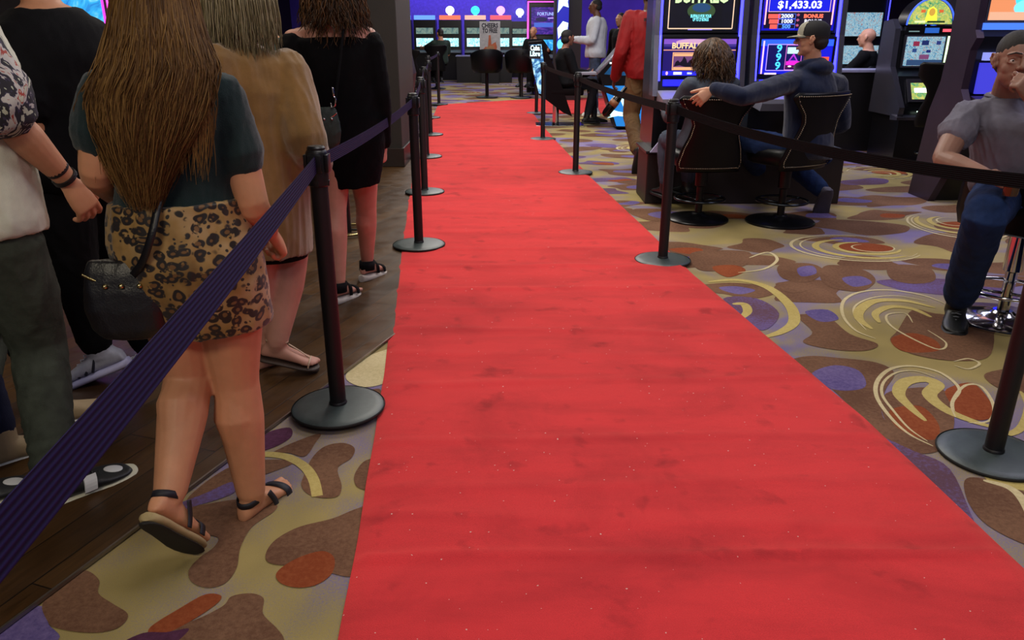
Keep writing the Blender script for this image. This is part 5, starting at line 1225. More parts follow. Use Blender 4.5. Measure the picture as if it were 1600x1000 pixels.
# poster
r = empty('poster_stand', (-.62, 23.0, 0), 0, 'white beer poster reading cheers on a stand before the far bank', 'poster')
mb = MB(); mb.box((0, 0, 1.20), (.58, .03, .92), bev=.004); pn = mb.build('poster_panel', mat('poster_white', '#b4b0a8', .6), r)
def flat(name, items, par, y):
    mb = MB(); ms = []
    for k, it in enumerate(items):
        m = it[0]; 
        if m not in ms: ms.append(m)
        mb.mi = ms.index(m)
        if it[1] == 'p': mb.poly([V((a, y - .001 - k * .0004, b_)) for a, b_ in it[2]])
        else:
            me = text_mesh(it[2], it[4], .0004, .006); co = [v.co.copy() for v in me.vertices]; xs = [c.x for c in co]; sc = it[5] / (max(xs) - min(xs)); vv = [mb.bm.verts.new((it[3][0] + c.x * sc, y - .001 - c.z, it[3][1] + c.y)) for c in co]
            for p in me.polygons: mb.bm.faces.new([vv[i] for i in p.vertices]).material_index = mb.mi
    me = bpy.data.meshes.new(name); mb.bm.to_mesh(me); mb.bm.free(); return link(name, me, ms, par, False)
MINK = mat('ink_dark', '#26242c', .7); MORG = mat('ink_orange', '#b8603a', .7); MGOL = mat('ink_gold', '#a87a50', .7)
flat('poster_print', [(MINK, 't', 'CHEERS', (0, 1.545), .16, .46), (MINK, 't', 'TO FREE', (0, 1.41), .16, .42), (MORG, 'p', [(-.2, .92), (-.12, 1.0), (-.06, .97), (-.03, 1.3), (.02, 1.3), (.04, 1.05), (.16, 1.12), (.2, .98), (.17, .88), (-.15, .86)]), (MGOL, 'p', [(-.18, .88), (-.05, 1.02), (.1, 1.02), (.13, .9), (0, .84)])], pn, -.015)
mb = MB(); mb.box((0, .04, .37), (.5, .25, .74)); mb.build('stand_box', MYSTAND, r)
# pink neon machine
r = slot_small((.80, 19.6, 0), 0, 'machine outlined in pink neon beyond the red carpet', P_VIO, P_CYAN, None, .44, None, None, 2.15, 'lit slot machines across the room')
mb = MB(); mb.tube([V((-.42, -.05, .95)), V((-.42, -.03, 2.05)), V((.42, -.03, 2.05)), V((.36, -.05, .95))], .018, 8); mb.build('neon_outline', emi('#ff40d0', 4.5), r, True)
mb = MB(); mb.box((.0, -.04, .45), (.8, .02, .5)); mb.build('blue_front', emi('#1418c0', 1.8), r)
art('screen_art', [('t', 0, .12, .4, .10, '#a0b8ff', 1.3, 'FORTUNE', .002), ('e', -.1, -.0, .28, .10, '#201860', .7), ('r', .15, .03, .2, .02, '#c0a8ff', 1.3), ('r', 0, -.12, .55, .1, '#4060c8', 1.2)], r, -.03, 1.66)
# left edge machines seen through the line
slot_small((-3.50, 6.6, 0), .45, 'machine with magenta framed screens behind the black shirt', P_CYAN, P_CYAN, None, .27, '#ff30c0', None, 1.95, 'lit slot machines across the room', '#d030c0')
slot_small((-3.3, 9.9, 0), .2, 'machine with a yellow green screen left of the brown pillar', emi_pic('pic_lime', [(.3, '#607020'), (.6, '#8fa040'), (.8, '#b0b870')], 6, .8), P_BLUE, None, .4, None)
r = empty('slot_machine', (-1.95, 12.9, 0), 0, 'unlit back of a black machine right of the pillar', 'slot machine')
mb = MB(); mb.loft([[V((x, y, z)) for (x, z) in [(-.25, .25), (.28, .25), (.36, .75), (.30, 1.05), (.18, 1.35), (.12, 1.42), (-.25, 1.42)]] for y in (0, .5)]); mb.build('cabinet', mat('back_grey', '#1c1c22', .45), r)
mb = MB(); mb.box((0, .25, .125), (.4, .4, .25)); mb.build('base', MYSTAND, r)
# column and tall bright display behind the white sweater
def col_box(name, px0, px1, Y, z0, z1, d_, m, kind='structure', **k):
    a = at(px0, 60, Y).x; b_ = at(px1, 60, Y).x; mb = MB(); mb.box(((a + b_) / 2, Y + d_ / 2, (z0 + z1) / 2), (b_ - a, d_, z1 - z0)); o = mb.build(name, m); tag(o, kind=kind, **k); return o
col_box('wall_column', 866, 908, 17.0, 0, 3.88, .5, mat('column_dark', '#11131a', .6)); bpy.data.objects['wall_column'].name = 'wall_pillar'
o = col_box('lit_sign', 870, 888, 16.9, .9, 2.2, .06, emi('#0a14a0', 1.4), 'thing'); tag(o, 'tall blue and white lit sign on the dark column', 'sign')
x_ = (at(870, 60, 16.9).x + at(888, 60, 16.9).x) / 2
art('sign_art', [('p', 0, 0, .22, .34, '#d8fff0', 2.2, [(-.5, -.5), (-.4, .5), (.1, .3), (.5, .45), (.4, .1), (.5, -.2), (0, -.1)]), ('p', 0, -.5, .22, .34, '#d8fff0', 2.2, [(-.4, -.5), (-.5, .1), (0, .5), (.5, .4), (.4, -.2), (.1, -.1)]), ('e', -.05, -.78, .12, .2, '#60d0f0', 2)], o, 16.9, 1.92, x_)
# the "T" machine: its curved lit side faces the carpet
r = empty('slot_machine', (0, 0, 0), 0, 'blue sided machine with a white letter T beside the red jacket', 'slot machine')
def sidepts(P, Y): return [at(px, py, Y) for px, py in P]
TP = sidepts([(1004, 40), (980, 62), (936, 113), (942, 135), (962, 199), (1012, 200)], 11.85)
mb = MB(); mb.prism(TP, (0, .0, 0), (0, .55, 0)); mb.build('cabinet', MCAB, r)
TQ = sidepts([(1004, 58), (986, 66), (944, 116), (966, 118), (1010, 118)], 11.85); mb = MB(); mb.prism(TQ, (0, -.012, 0), (0, -.001, 0)); tq = mb.build('side_light', emi_pic('pic_deep_blue', [(.3, '#063050'), (.6, '#0d5080'), (.8, '#1870a0')], 3, .9), r)
TQ = sidepts([(944, 134), (1010, 134), (1010, 198), (963, 197)], 11.85); mb = MB(); mb.prism(TQ, (0, -.012, 0), (0, -.001, 0)); tb = mb.build('lower_side_light', emi('#1878c8', 1.3), r)
c = at(957, 105, 11.83); art('letter', [('t', 0, 0, .085, .17, '#e0fbff', 2.2, 'T', .004)], tq, c.y - .006, c.z, c.x)
c = at(966, 165, 11.83); art('hand_art', [('p', .02, .09, .26, .2, '#b8f4ff', 2.2, [(-.4, .5), (0, .5), (.15, .2), (.3, -.1), (.2, -.5), (.05, -.1), (-.1, .1)]), ('p', .0, -.10, .32, .16, '#b8f4ff', 2.2, [(-.5, .4), (-.45, 0), (-.55, -.1), (-.3, -.3), (-.5, -.5), (0, -.3), (.5, -.4), (.5, .4), (.3, 0), (0, .1)])], tb, c.y - .006, c.z, c.x)
mb = MB(); a, b_ = at(1004, 38, 11.84), at(934, 114, 11.84); mb.tube([a, at(985, 60, 11.84), b_], .02, 8); mb.build('chrome_edge', mat('edge_silver', '#9a98a8', .25, .8), r, True)
mb = MB(); c = at(918, 115, 12.0); mb.box((c.x, c.y + .2, c.z), (.30, .5, .03)); mb.build('button_deck', MDK, r)
# gaming chair with a lit printed back
r = empty('gaming_chair', (0, 0, 0), 0, 'maroon gaming chair with a glowing printed back beside the carpet', 'chair')
CP_ = sidepts([(826, 66), (848, 64), (862, 95), (880, 140), (894, 182), (880, 176), (852, 155), (842, 148), (832, 110)], 12.2)
mb = MB(); mb.prism(CP_, (0, 0, 0), (0, .52, 0)); mb.build('shell', mat('maroon_shell', '#0c0508', .8, spec=.1), r, auto=30)
CQ = sidepts([(827, 70), (846, 69), (850, 100), (852, 147), (842, 146), (834, 115)], 12.2); mb = MB(); mb.prism(CQ, (0, -.012, 0), (0, -.001, 0)); cq = mb.build('lit_back', emi_pic('pic_ice', [(.3, '#103058'), (.45, '#3878b8'), (.55, '#a0e0ff'), (.7, '#e0faff'), (.85, '#283048')], 9, 1.1, 1.5), r)
c = at(836, 77, 12.17); art('lettering', [('r', 0, -.04, .17, .19, '#081020', .4), ('t', 0, .015, .14, .10, '#e8ffff', 2.2, 'Cuba', .003), ('t', 0, -.065, .15, .10, '#c8f8ff', 2.2, 'Libre', .003)], cq, c.y - .004, c.z, c.x)
g = G(868, 196); mb = MB(); mb.cyl((g.x, g.y, .02), (g.x, g.y, .5), .05); mb.build('pedestal', MCHR, r, auto=40); mb = MB(); mb.box((g.x + .06, g.y, .012), (.75, .5, .024), bev=.004); mb.build('base_plate', MCHR, r)
mb = MB(); mb.box((g.x + .15, g.y, .52), (.52, .5, .10), bev=.03); mb.build('seat', mat('maroon_shell', '#0c0508'), r, auto=40)
# ---------------------------------------------------------------- casino chairs
MSEAT = mat('chair_black_leather', '#06070b', .42, 0, .1, 10, .1, 120, .22)
MNAIL = mat('nailhead_brass', '#a89a80', .3, .8, .02)
def casino_chair(label, loc, rz, detail=True, zs=.50, topw=.285, base_r=.235, zt=.96, chrome=False):
    """faces +Y before the turn; its back towards -Y"""
    r = empty('casino_chair', loc, rz, label, 'chair', 'black swivel chairs at the machines')
    mp = MCHR if chrome else mat('pedestal_black', '#0f1014', .3, .4)
    mb = MB(); mb.lathe([(0, .0), (base_r, 0), (base_r, .012), (base_r * .96, .02), (base_r * .5, .032), (.06, .045), (.045, .06), (0, .06)], n=44); mb.build('base_disc', mp, r, auto=35)
    mb = MB(); mb.lathe([(.028, .05), (.028, .26), (.045, .27), (.045, zs - .1), (.09, zs - .09), (.09, zs - .07), (0, zs - .07)], n=24); mb.build('pedestal', mp, r, auto=35)
    mb = MB(); P = [V((.19 * math.cos(a), .19 * math.sin(a), .17)) for a in [2 * math.pi * i / 28 for i in range(29)]]; mb.tube(P, .010, 8, caps=False)
    for a in (0, 2.1, 4.2): mb.cyl((.02 * math.cos(a), .02 * math.sin(a), .15), (.185 * math.cos(a), .185 * math.sin(a), .17), .008, n=8)
    mb.build('foot_ring', MCHR if chrome else mat('ring_dark', '#3c4248', .22, .9), r, True)
    R = []
    for z, k in [(zs - .075, .86), (zs - .06, .97), (zs - .02, 1.0), (zs + .02, .99), (zs + .045, .90), (zs + .055, .6)]:
        R.append([V((.245 * k * abs(math.cos(a)) ** .6 * math.copysign(1, math.cos(a)), .03 + .235 * k * abs(math.sin(a)) ** .6 * math.copysign(1, math.sin(a)), z)) for a in [2 * math.pi * i / 32 for i in range(32)]])
    mb = MB(); mb.loft(R); mb.build('seat', MSEAT, r, True)
    zz = np.array([zs - .10, zs - .03, zs + .08, zs + .17, zs + .25, zs + .31, zs + .37, zs + .42, zt - .025, zt]); ww = np.array([.235, .25, .225, .19, .175, .195, .245, topw, topw, topw - .03])
    def pt(z, t, off):
        w_ = float(np.interp(z, zz, ww)); x = w_ * t; y = -.215 - .10 * (z - zs) / .45 + .06 * (x / .27) ** 2 - off * .5; return V((x, y, z))
    rows = []; NZ, NT_ = 30, 12
    bmv = MB(); bm = bmv.bm; F_ = []; 
    for off in (0.03, -.03):
        F_.append([[bm.verts.new(pt(zz[0] + (zz[-1] - zz[0]) * i / NZ, 2 * j / NT_ - 1, off * (1 if 0 < i < NZ and 0 < j < NT_ else .35))) for j in range(NT_ + 1)] for i in range(NZ + 1)])
    for i in range(NZ):
        for j in range(NT_):
            for G_ in F_: bm.faces.new((G_[i][j], G_[i][j + 1], G_[i + 1][j + 1], G_[i + 1][j]))
    for i in range(NZ):
        for j in (0, NT_): bm.faces.new((F_[0][i][j], F_[0][i + 1][j], F_[1][i + 1][j], F_[1][i][j]))
    for j in range(NT_):
        for i in (0, NZ): bm.faces.new((F_[0][i][j], F_[0][i][j + 1], F_[1][i][j + 1], F_[1][i][j]))
    bk = bmv.build('backrest', MSEAT, r, True)
    if detail:
        mb = MB(); O = []
        for i in range(3, 27): O.append(pt(zz[0] + (zz[-1] - zz[0]) * i / NZ, -.93, .031))
        for j in range(-11, 12): O.append(pt(zz[0] + (zz[-1] - zz[0]) * .955, j / 12, .031))
        for i in range(27, 3, -1): O.append(pt(zz[0] + (zz[-1] - zz[0]) * i / NZ, .93, .031))
        for j in range(11, -12, -1): O.append(pt(zz[0] + (zz[-1] - zz[0]) * .06, j / 12, .031))
        cl = crom(O, 3, True)
        for p in cl[::2]: mb.sph(p + V((0, -.003, 0)), .0042, None, 6)
        nt = mb.build('nailhead_trim', MNAIL, bk, True); nt['kind'] = 'stuff'
        mb = MB(); mb.tube(cl + [cl[0]], .0022, 5, caps=False); mb.build('piping', mat('piping_grey', '#3a3a44', .4, .3), bk, True)
    return r
ga, gb = G(1096, 343), G(1226, 347)
casino_chair('black nailhead chair of the curly haired woman, seen from behind', (ga.x - .03, ga.y, 0), .06)
casino_chair('black nailhead chair of the man in the cap, turned to the left', (gb.x - .04, gb.y, 0), .5, zs=.53, zt=.99, base_r=.26)
c = at(1474, 170, 8.3); casino_chair('empty black chair in front of the arch topped machine', (c.x, 8.3, 0), -.5, False, .55, zt=1.1)
c = casino_chair('black seat of the bald man at the poker machine', (4.62, 10.55, 0), .5, False, .52, zt=.98)
casino_chair('high chair with chrome base under the man in the grey shirt', (2.50, 3.68, 0), -1.15, False, .58, zt=.90, base_r=.24, chrome=True)
casino_chair('black chair of the man in dark green at the far bank', (-1.95, 20.75, 0), .1, False, .55, zt=1.08)
def tub_chair(label, loc, rz):
    r = empty('tub_chair', loc, rz, label, 'chair', 'dark tub chairs past the red carpet'); mb = MB(); N = 24; O = []; I = []
    A = [math.pi * (1.02 + .96 * i / N) for i in range(N + 1)]
    prof = [(.30, .56), (.34, .62), (.36, .85), (.37, 1.0), (.355, 1.04), (.32, 1.03), (.30, .9), (.28, .62), (.26, .56)]
    mb.loft([[V((q * math.cos(a), q * math.sin(a), z - .10 * abs(math.cos(a)) ** 3 * (z > .9))) for q, z in prof] for a in A]); mb.build('backrest', MSEAT, r, auto=50)
    mb = MB(); mb.lathe([(0, .54), (.28, .54), (.31, .58), (.30, .64), (.2, .66), (0, .66)], n=32); mb.build('seat', MSEAT, r, auto=40)
    mb = MB(); mb.lathe([(0, 0), (.24, 0), (.24, .02), (.04, .05), (.035, .54), (0, .54)], n=28); mb.build('pedestal', mat('pedestal_black', '#0f1014'), r, auto=40); return r
tub_chair('dark round backed chair, left of the two past the red carpet', (-.56, 17.9, 0), .15)
tub_chair('dark round backed chair, right of the two past the red carpet', (.20, 17.85, 0), -.1)
casino_chair('black chair by the red carpet\'s far left corner, behind the posts', (-2.35, 19.3, 0), -.3, False, .5, zt=1.0)
c = G(545, 366); r = empty('bar_stool', (c.x, c.y, .014), 0, 'black stool with a pale ring base behind the black dress', 'stool')
mb = MB(); mb.tube([V((.17 * math.cos(a), .17 * math.sin(a), .02)) for a in [2 * math.pi * i / 28 for i in range(29)]], .010, 8, caps=False); mb.build('ring_base', MGLD, r, True)
mb = MB(); mb.cyl((0, 0, 0), (0, 0, .7), .022); mb.cyl((0, 0, .7), (0, 0, .76), .17, .18); mb.cyl((-.17, 0, .02), (.17, 0, .02), .008); mb.build('pole_and_seat', MYSTAND, r, auto=40)
# ---------------------------------------------------------------- people on the right and beyond
def dress_std(p, J, B, ms, mt, vox=.012, sleeve=1.9, infl=.02, hem=.0, tr=1.9, shoe=None, sl=.28, seed=0, nm='shirt', fold=.006):
    garment(nm, J, B, ms, p, [g_torso(J, B, infl, hem, 4.8, .01), g_sleeve(J, B, 'l', infl, sleeve, .0), g_sleeve(J, B, 'r', infl, sleeve, .0)], vox, fold, 8, seed)
    garment('trousers', J, B, mt, p, [g_torso(J, B, .012, 0, 1.6), g_leg(J, B, 'l', .014, tr), g_leg(J, B, 'r', .014, tr)], vox, fold, 11, seed + 1)
    if shoe:
        for s in 'lr': sneaker(J, s, shoe, shoe if shoe is not MADI else MSW, p, sl)
# --- man in the grey shirt, chin on his fist
J = PX(pel=(1580, 296, 3.68), neck=(1578, 145, 3.62), head=(1588, 96, 3.50), rs=(1512, 178, 3.60), ls=(1664, 168, 3.74), re=(1472, 250, 3.46), rw=(1537, 272, 3.26), le=(1664, 240, 3.42), lw=(1613, 160, 3.28),
       rh=(1556, 308, 3.60), lh=(1618, 306, 3.72), rk=(1540, 338, 3.22), lk=(1650, 345, 3.30), ra=(1492, 490, 3.50), la=(1640, 470, 3.52))
J['ra'] = G(1500, 512) + V((.02, .10, .085))
J.update(hf=V((-.30, -.95, -.10)), hu=V((.05, 0, 1)), rt=V((-.42, -.85, 0)), lt=V((-.2, -.9, 0)), fl=.26, lhd=V((-.62, -.1, .75)), lhn=V((-.3, .9, -.2)), rhd=V((.85, -.25, -.25)), rhn=V((.1, .75, -.6)), bend=V((0, -.03, 0)), hk=1.0)
lens(J, 'P10')
B10 = bod(MALE, w=1.12, arm=[.056, .056, .045, .047, .030], nk=.066, tw=[.15, .195, .19, .19, .165, .07], td=[.12, .14, .15, .145, .11, .07], hs=1.04)
p10 = body('person', J, B10, skin('#8f6a5a'), 'man in a grey shirt and blue jeans resting his mouth on his fist', .0042, h_l=dict(curls=(1.05, 1.35, .7), thumb=(.35, .6, .5)), h_r=dict(curls=(.55, .6, .4), thumb=(.4, .6, .3)))
MGT = mat('grey_cotton', '#6c6a78', .85, 0, .08, 16, .3, 320, .2)
garment('shirt', J, B10, MGT, p10, [g_torso(J, B10, .014, .3, 4.78, .012, .20), g_sleeve(J, B10, 'l', .011, .5, .020), g_sleeve(J, B10, 'r', .011, .40, .020)], .0075, .012, 7, 71)
collar(J, B10, MGT, p10)
MBJ = mat('blue_denim', '#182b52', .85, 0, .22, 14, .35, 300, .2)
garment('trousers', J, B10, MBJ, p10, [g_torso(J, B10, .012, 0, 1.4), g_leg(J, B10, 'l', .012, 1.86, [.10, .095, .078, .074, .070]), g_leg(J, B10, 'r', .012, 1.86, [.10, .095, .078, .074, .070], stack=.008)], .0085, .007, 9, 72)
for s in 'lr': sneaker(J, s, MBLK, mat('black_rubber', '#101114', .6), p10, .29, None, 'band', mat('grey_lace', '#7a8088', .5))
hair_cap(J, B10, mat('cropped_hair', '#1b1614', .75, 0, .25, 120, .5, 400), p10, [((0, -.018, .045), (.0788, .0945, .080)), ((0, -.045, .0), (.0748, .070, .066))], .006, .0006, 60)
eyes(J, B10, p10)
for s in (-1, 1):
    mb = MB(); mb.tube([head_pt(J, B10, s * .013, .099, .030), head_pt(J, B10, s * .034, .095, .033), head_pt(J, B10, s * .055, .076, .025)], [.0035, .0045, .0025], 8, .6); mb.build('eyebrow', mat('brow', '#1a120e', .8), p10, True)
mb = MB(); c = J['rw'] + V((.095, -.055, -.03)); mb.lathe([(0, 0), (.028, 0), (.030, .01), (.033, .08), (.031, .08), (.028, .012), (0, .010)], c - V((0, 0, .05)), 24)
o = mb.build('drinking_glass', mat('amber_drink', '#40260f', .1, 0, .1, 10, spec=.8), None, auto=40); tag(o, 'small amber glass held in the lap of the man in grey', 'glass')
# --- woman with curly hair at the buffalo machine
J = std((ga.x - .03, ga.y + .05, 0), .25, True, .97, seat=.50, hf=(-.45, .85, -.05), re=(.24, .12, .80), le=(-.24, .10, .80), lw=(-.16, .36, .82), rw=(.12, .36, .82), la=(-.1, .40, .20), ra=(.1, .40, .20))
lens(J, 'P7')
p7 = body('person', J, FEM, SK3, 'woman with curly brown hair seated at the buffalo machine', .009)
dress_std(p7, J, bod(FEM, w=1.08), mat('slate_knit', '#3c4452', .9, 0, .1, 20, .3), mat('grey_denim', '#39465a', .85, 0, .2), .011, 1.85, .022, .2, shoe=MBLK, seed=81)
o = strands('hair', scalp_strands(J, FEM, 1500, .25, .022, 8, fl=.06, out=1.12), m_hair('curly_brown_hair', '#1d130c', '#3f2c1a', '#6a4c2e'), p7, .0034)
hair_cap(J, FEM, mat('curly_deep', '#2a1d12', .7, 0, .4, 30, .8, 60), o, [((0, -.022, .035), (.092, .108, .096)), ((0, -.035, -.06), (.10, .09, .09))], .009, .010, 30, 3, 'hair_volume')
def glasses(J, B, par):
    m = mat('glasses_black', '#08080a', .3); mb = MB(); r_, f_, u_ = head_frame(J)
    for s in (-1, 1):
        P = [head_pt(J, B, s * .034 + .024 * math.cos(a), .104 - .006 * abs(math.cos(a)), .004 + .017 * math.sin(a)) for a in [2 * math.pi * i / 20 for i in range(21)]]; mb.tube(P, .0022, 6, caps=False)
        mb.tube([head_pt(J, B, s * .058, .100, .012), head_pt(J, B, s * .080, .06, .014), head_pt(J, B, s * .084, -.01, .012)], .0028, 6)
    mb.tube([head_pt(J, B, -.010, .106, .008), head_pt(J, B, .010, .106, .008)], .002, 6); mb.build('glasses', m, par, True)
glasses(J, FEM, p7)
# --- man in cap and navy hoodie, arm along her chair
J = PX(pel=(1262, 232, 5.78), neck=(1268, 103, 5.82), head=(1268, 62, 5.78), ls=(1218, 134, 5.66), rs=(1308, 132, 6.02), le=(1160, 152, 5.42), lw=(1115, 138, 5.56), re=(1318, 195, 6.15), rw=(1270, 205, 6.35),
       lh=(1248, 240, 5.74), rh=(1280, 240, 5.90), lk=(1158, 216, 5.95), rk=(1230, 250, 6.25), la=(1198, 290, 6.15), ra=(1284, 300, 5.74))
J['ra'] = G(1288, 335) + V((0, .08, .17)); J['la'] = G(1192, 306) + V((.02, .06, .11))
J.update(hf=V((-.93, .36, -.06)), lt=V((-.9, -.1, -.05)), rt=V((.05, -.35, -.9)), ru=V((0, -.93, .36)), fl=.27, lhd=V((-.72, -.12, -.55)), lhn=V((-.2, .85, -.5)), bend=V((.0, .0, 0)), hk=1.05)
J['ru'] = V((.1, .9, .4)); J['rt'] = V((.0, .4, -.9))
lens(J, 'P8')
B8 = bod(MALE, w=1.10)
p8 = body('person', J, B8, skin('#c79478'), 'man in a cap and navy hoodie reaching an arm over her chair', .0045, h_l=dict(per=[(.5, .5, .3), (.62, .5, .3), (.7, .55, .3), (.75, .6, .3)], spread=.22, thumb=(.5, .2, .2)))
MNV = mat('navy_fleece', '#0f1a35', .92, 0, .12, 16, .4, 350, .1, .25)
def hood(mb):
    lat, fw, up = frame(J); c = J['neck']; mb.sph(c - fw * .06 - up * .02, (.125, .10, .065), Matrix((lat, fw, up)).transposed(), 20); P = [c + lat * .10 * math.cos(a) + fw * (.085 * math.sin(a) + .01) + up * (.01 - .02 * math.sin(a)) for a in [2 * math.pi * i / 18 for i in range(19)]]; mb.tube(P, .028, 10, caps=False)
garment('hoodie', J, B8, MNV, p8, [g_torso(J, B8, .024, .0, 4.7, .015), g_sleeve(J, B8, 'l', .022, 1.93, .0), g_sleeve(J, B8, 'r', .022, 1.9, .0), hood], .0095, .006, 6, 91)
garment('trousers', J, B8, MBJ, p8, [g_torso(J, B8, .012, 0, 1.4), g_leg(J, B8, 'l', .014, 1.9, [.098, .092, .072, .066, .058]), g_leg(J, B8, 'r', .014, 1.9, [.098, .092, .072, .066, .058])], .010, .007, 9, 92)
for s in 'lr': sneaker(J, s, mat('grey_suede', '#4a4654', .8), mat('sole_grey', '#3c3846', .7), p8, .29, None, 'band', MBLK)
hair_cap(J, B8, mat('dark_brown_hair', '#1e1510'), p8, [((0, -.03, .028), (.079, .088, .080)), ((0, -.055, -.015), (.071, .062, .058))], .007, .002, 50)
cap(J, B8, mat('cap_black', '#0c0c0e', .85), mat('cap_tan', '#8e8c7c', .8), p8, mat('cap_tan', '#8e8c7c')); glasses(J, B8, p8)
# --- bald man at the poker machine
J = std((4.52, 10.45, 0), .95, True, 1.0, seat=.55, hf=(0, 1, -.35), lw=(-.05, .42, 1.0), rw=(.05, .42, .98), le=(-.22, .15, .86), re=(.22, .15, .86))
B9 = bod(MALE, w=1.05); p9 = body('person', J, B9, skin('#c9957c'), 'bald man in black with his hands together at the poker machine', .011)
dress_std(p9, J, B9, MBT, MBT, .012, 1.6, .02, .1, shoe=MBLK, seed=101)
# --- man in the red jacket walking away
g = G(992, 262); J = std((g.x + .06, g.y - .02, 0), .12, False, 1.10, hf=(.1, 1, 0), lw=(-.27, .12, .84), le=(-.27, -.05, 1.08), la=(-.12, -.30, .20), lt=(0, .35, -.93), lu=(0, .93, .35), lk=(-.11, .06, .50), rk=(.1, .04, .47), ra=(.09, 0, .088))
lens(J, 'P11')
B11 = bod(MALE, w=1.12); p11 = body('person', J, B11, SKD, 'man in a red jacket and khaki trousers walking away', .010)
MRJ = mat('red_nylon', '#8c1015', .72, 0, .1, 10, .2, 200, .4)
garment('jacket', J, B11, MRJ, p11, [g_torso(J, B11, .035, .0, 4.85, .02), g_hem(J, B11, .035, .01), g_sleeve(J, B11, 'l', .030, 1.92, .0), g_sleeve(J, B11, 'r', .030, 1.92, .0)], .010, .012, 6, 111)
garment('trousers', J, B11, mat('khaki_cotton', '#6a4f30', .85, 0, .12, 16, .3), p11, [g_torso(J, B11, .014, 0, 1.4), g_leg(J, B11, 'l', .014, 1.9, [.10, .094, .076, .07, .066]), g_leg(J, B11, 'r', .014, 1.9, [.10, .094, .076, .07, .066], stack=.008)], .010, .009, 9, 112)
for s in 'lr': sneaker(J, s, MBLK, mat('black_rubber', '#101114'), p11, .32)
hair_cap(J, B11, mat('black_hair', '#0d0a0a', .8), p11, SHORT, .009)
lat, fw, up = frame(J); mc = J['pel'].lerp(J['neck'], .80) - fw * .185
mb = MB()
for row, (n_, wd) in enumerate(((11, .24), (6, .12))):
    for k in range(n_):
        c = mc + lat * (wd * (k / (n_ - 1) - .5) + .02) + up * (.03 - .055 * row); mb.box(c, (wd / n_ * .6, .05, .028), Matrix((lat, fw, up)).transposed())
mb.build('back_lettering', mat('dark_red_print', '#3a0c0e', .8), p11)
# --- dark bottle in his hand
c = at(960, 160, 8.0); r = empty('bottle', c, 0, 'dark bottle with a tan band held low by the man in the red jacket', 'bottle')
ax = V((-.6, 0, -.8)).normalized(); mb = MB(); mb.tube([V((0, 0, 0)) - ax * .17, -ax * .10, -ax * .06, ax * .05, ax * .13], [.02, .024, .042, .045, .042], 18); mb.build('bottle_body', mat('dark_bottle', '#0e0a0a', .2), r, True)
mb = MB(); mb.tube([ax * -.02, ax * .04], .0465, 18, caps=False); mb.build('bottle_band', mat('tan_band', '#8a5a3c', .5), r, True)
# --- white sweater man with a phone
g = G(927, 180); J = std((g.x, g.y, 0), 1.45, False, 1.13, hf=(0, 1, -.3), rw=(.12, .36, 1.12), re=(.24, .05, 1.10), lw=(-.05, .36, 1.12), le=(-.24, .05, 1.10), rhd=(-.3, 1, .2), lhd=(.3, 1, .2))
B12 = bod(MALE, w=1.25); p12 = body('person', J, B12, SKD, 'tall man in a white sweater looking at a phone', .013)
garment('sweater', J, B12, mat('white_knit_sweater', '#b4b8c0', .9, 0, .06, 20, .3), p12, [g_torso(J, B12, .03, .1, 4.8, .02), g_sleeve(J, B12, 'l', .028, 1.9), g_sleeve(J, B12, 'r', .028, 1.9)], .013, .010, 6, 121)
garment('trousers', J, B12, mat('camo_denim', '#303a52', .85, 0, .45, 14), p12, [g_torso(J, B12, .014, 0, 1.4), g_leg(J, B12, 'l', .016, 1.9), g_leg(J, B12, 'r', .016, 1.9)], .013, .008, 9, 122)
for s in 'lr': sneaker(J, s, MWP, MSW, p12, .30)
hair_cap(J, B12, mat('black_hair', '#0d0a0a'), p12, SHORT, .011)
c = (J['rw'] + J['lw']) / 2 + V((-.14, -.0, .05)); mb = MB(); mb.box(c, (.015, .075, .15), Matrix.Rotation(-.5, 3, 'Y'), .004); o = mb.build('phone', mat('phone_black', '#101014', .2)); tag(o, 'black phone held by the man in the white sweater', 'phone')
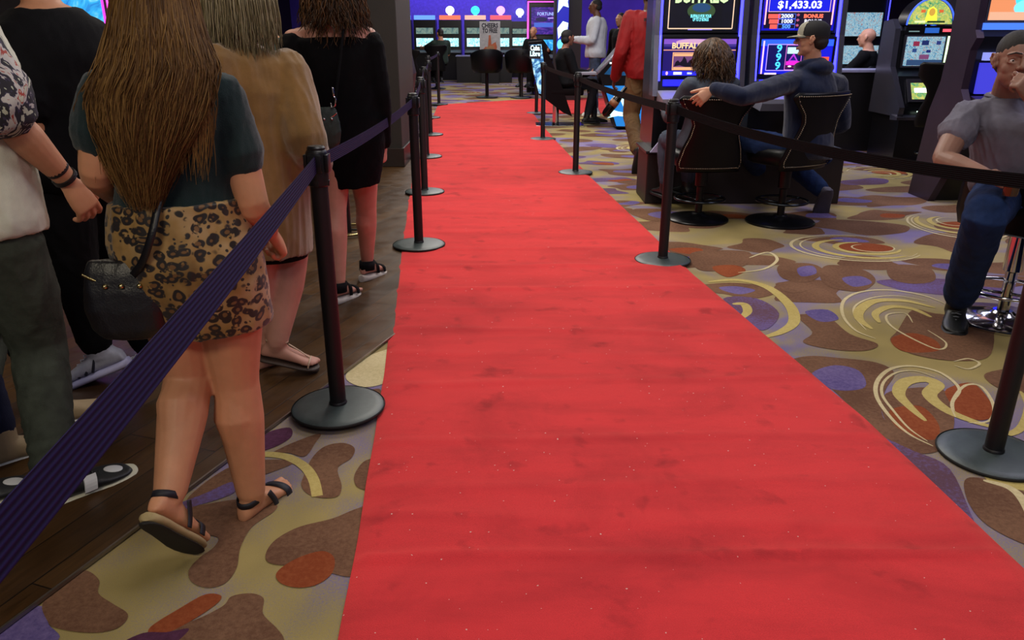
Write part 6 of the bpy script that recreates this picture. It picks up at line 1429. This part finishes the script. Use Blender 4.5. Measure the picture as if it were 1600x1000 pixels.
# --- seated woman in black on the gaming chair
J = std((g.x - .58, 12.45, 0), -1.35, True, .98, seat=.56, hf=(-.2, 1, -.1), la=(-.11, .50, .13), ra=(.11, .30, .14))
p13 = body('person', J, FEM, skin('#8f5f4a'), 'woman in black seated on the maroon gaming chair', .012)
dress_std(p13, J, bod(FEM, w=1.12), MBT, mat('charcoal_denim', '#151a28', .85), .012, 1.85, .03, .1, shoe=MBLK, seed=131)
hair_cap(J, FEM, mat('black_hair', '#0d0a0a'), p13, [((0, -.024, .046), (.085, .10, .088)), ((0, -.05, -.02), (.082, .07, .07))], .011, .004, 40)
# --- man in black behind the glowing chair back
c = at(833, 54, 18.9); J = std((c.x, 18.9, 0), 2.7, True, 1.0, seat=.62, hf=(.1, 1, -.1), lw=(-.5, .25, .98), le=(-.4, .05, .95))
p14 = body('person', J, B8, skin('#a87860'), 'man in black facing us before the pink neon machine', .013); dress_std(p14, J, B8, MBT, MBT, .013, 1.8, .025, .1, shoe=MBLK, seed=141)
casino_chair('dark chair under the man in black before the pink neon machine', (c.x, 18.9, 0), 2.7, False, .6, zt=1.0)
# --- woman looking out behind the white sweater
c = at(971, 30, 14.2); J = std((c.x, 14.2, 0), 2.3, False, 1.0, hf=(0, 1, 0))
p15 = body('person', J, FEM, skin('#9a6a4c'), 'woman in black standing between the white sweater and the red jacket', .013); dress_std(p15, J, FEM, MBT, MBT, .013, 1.8, .02, .1, shoe=MBLK, seed=151)
hair_cap(J, FEM, mat('black_hair', '#0d0a0a'), p15, SHORT + [((0, -.03, -.06), (.09, .07, .09))], .012)
# --- man in dark green at the far bank
J = std((-1.82, 20.7, 0), .35, True, 1.0, seat=.58, hf=(-.2, 1, 0), lw=(-.35, .55, 1.0), le=(-.32, .25, 1.0))
p16 = body('person', J, MALE, SK3, 'man in dark green seated at the far bank of machines', .014); dress_std(p16, J, MALE, mat('dark_green_cotton', '#1d2f28'), MBT, .014, .8, .02, .1, shoe=MBLK, seed=161)
hair_cap(J, MALE, mat('dark_brown_hair', '#1e1510'), p16, SHORT, .012)
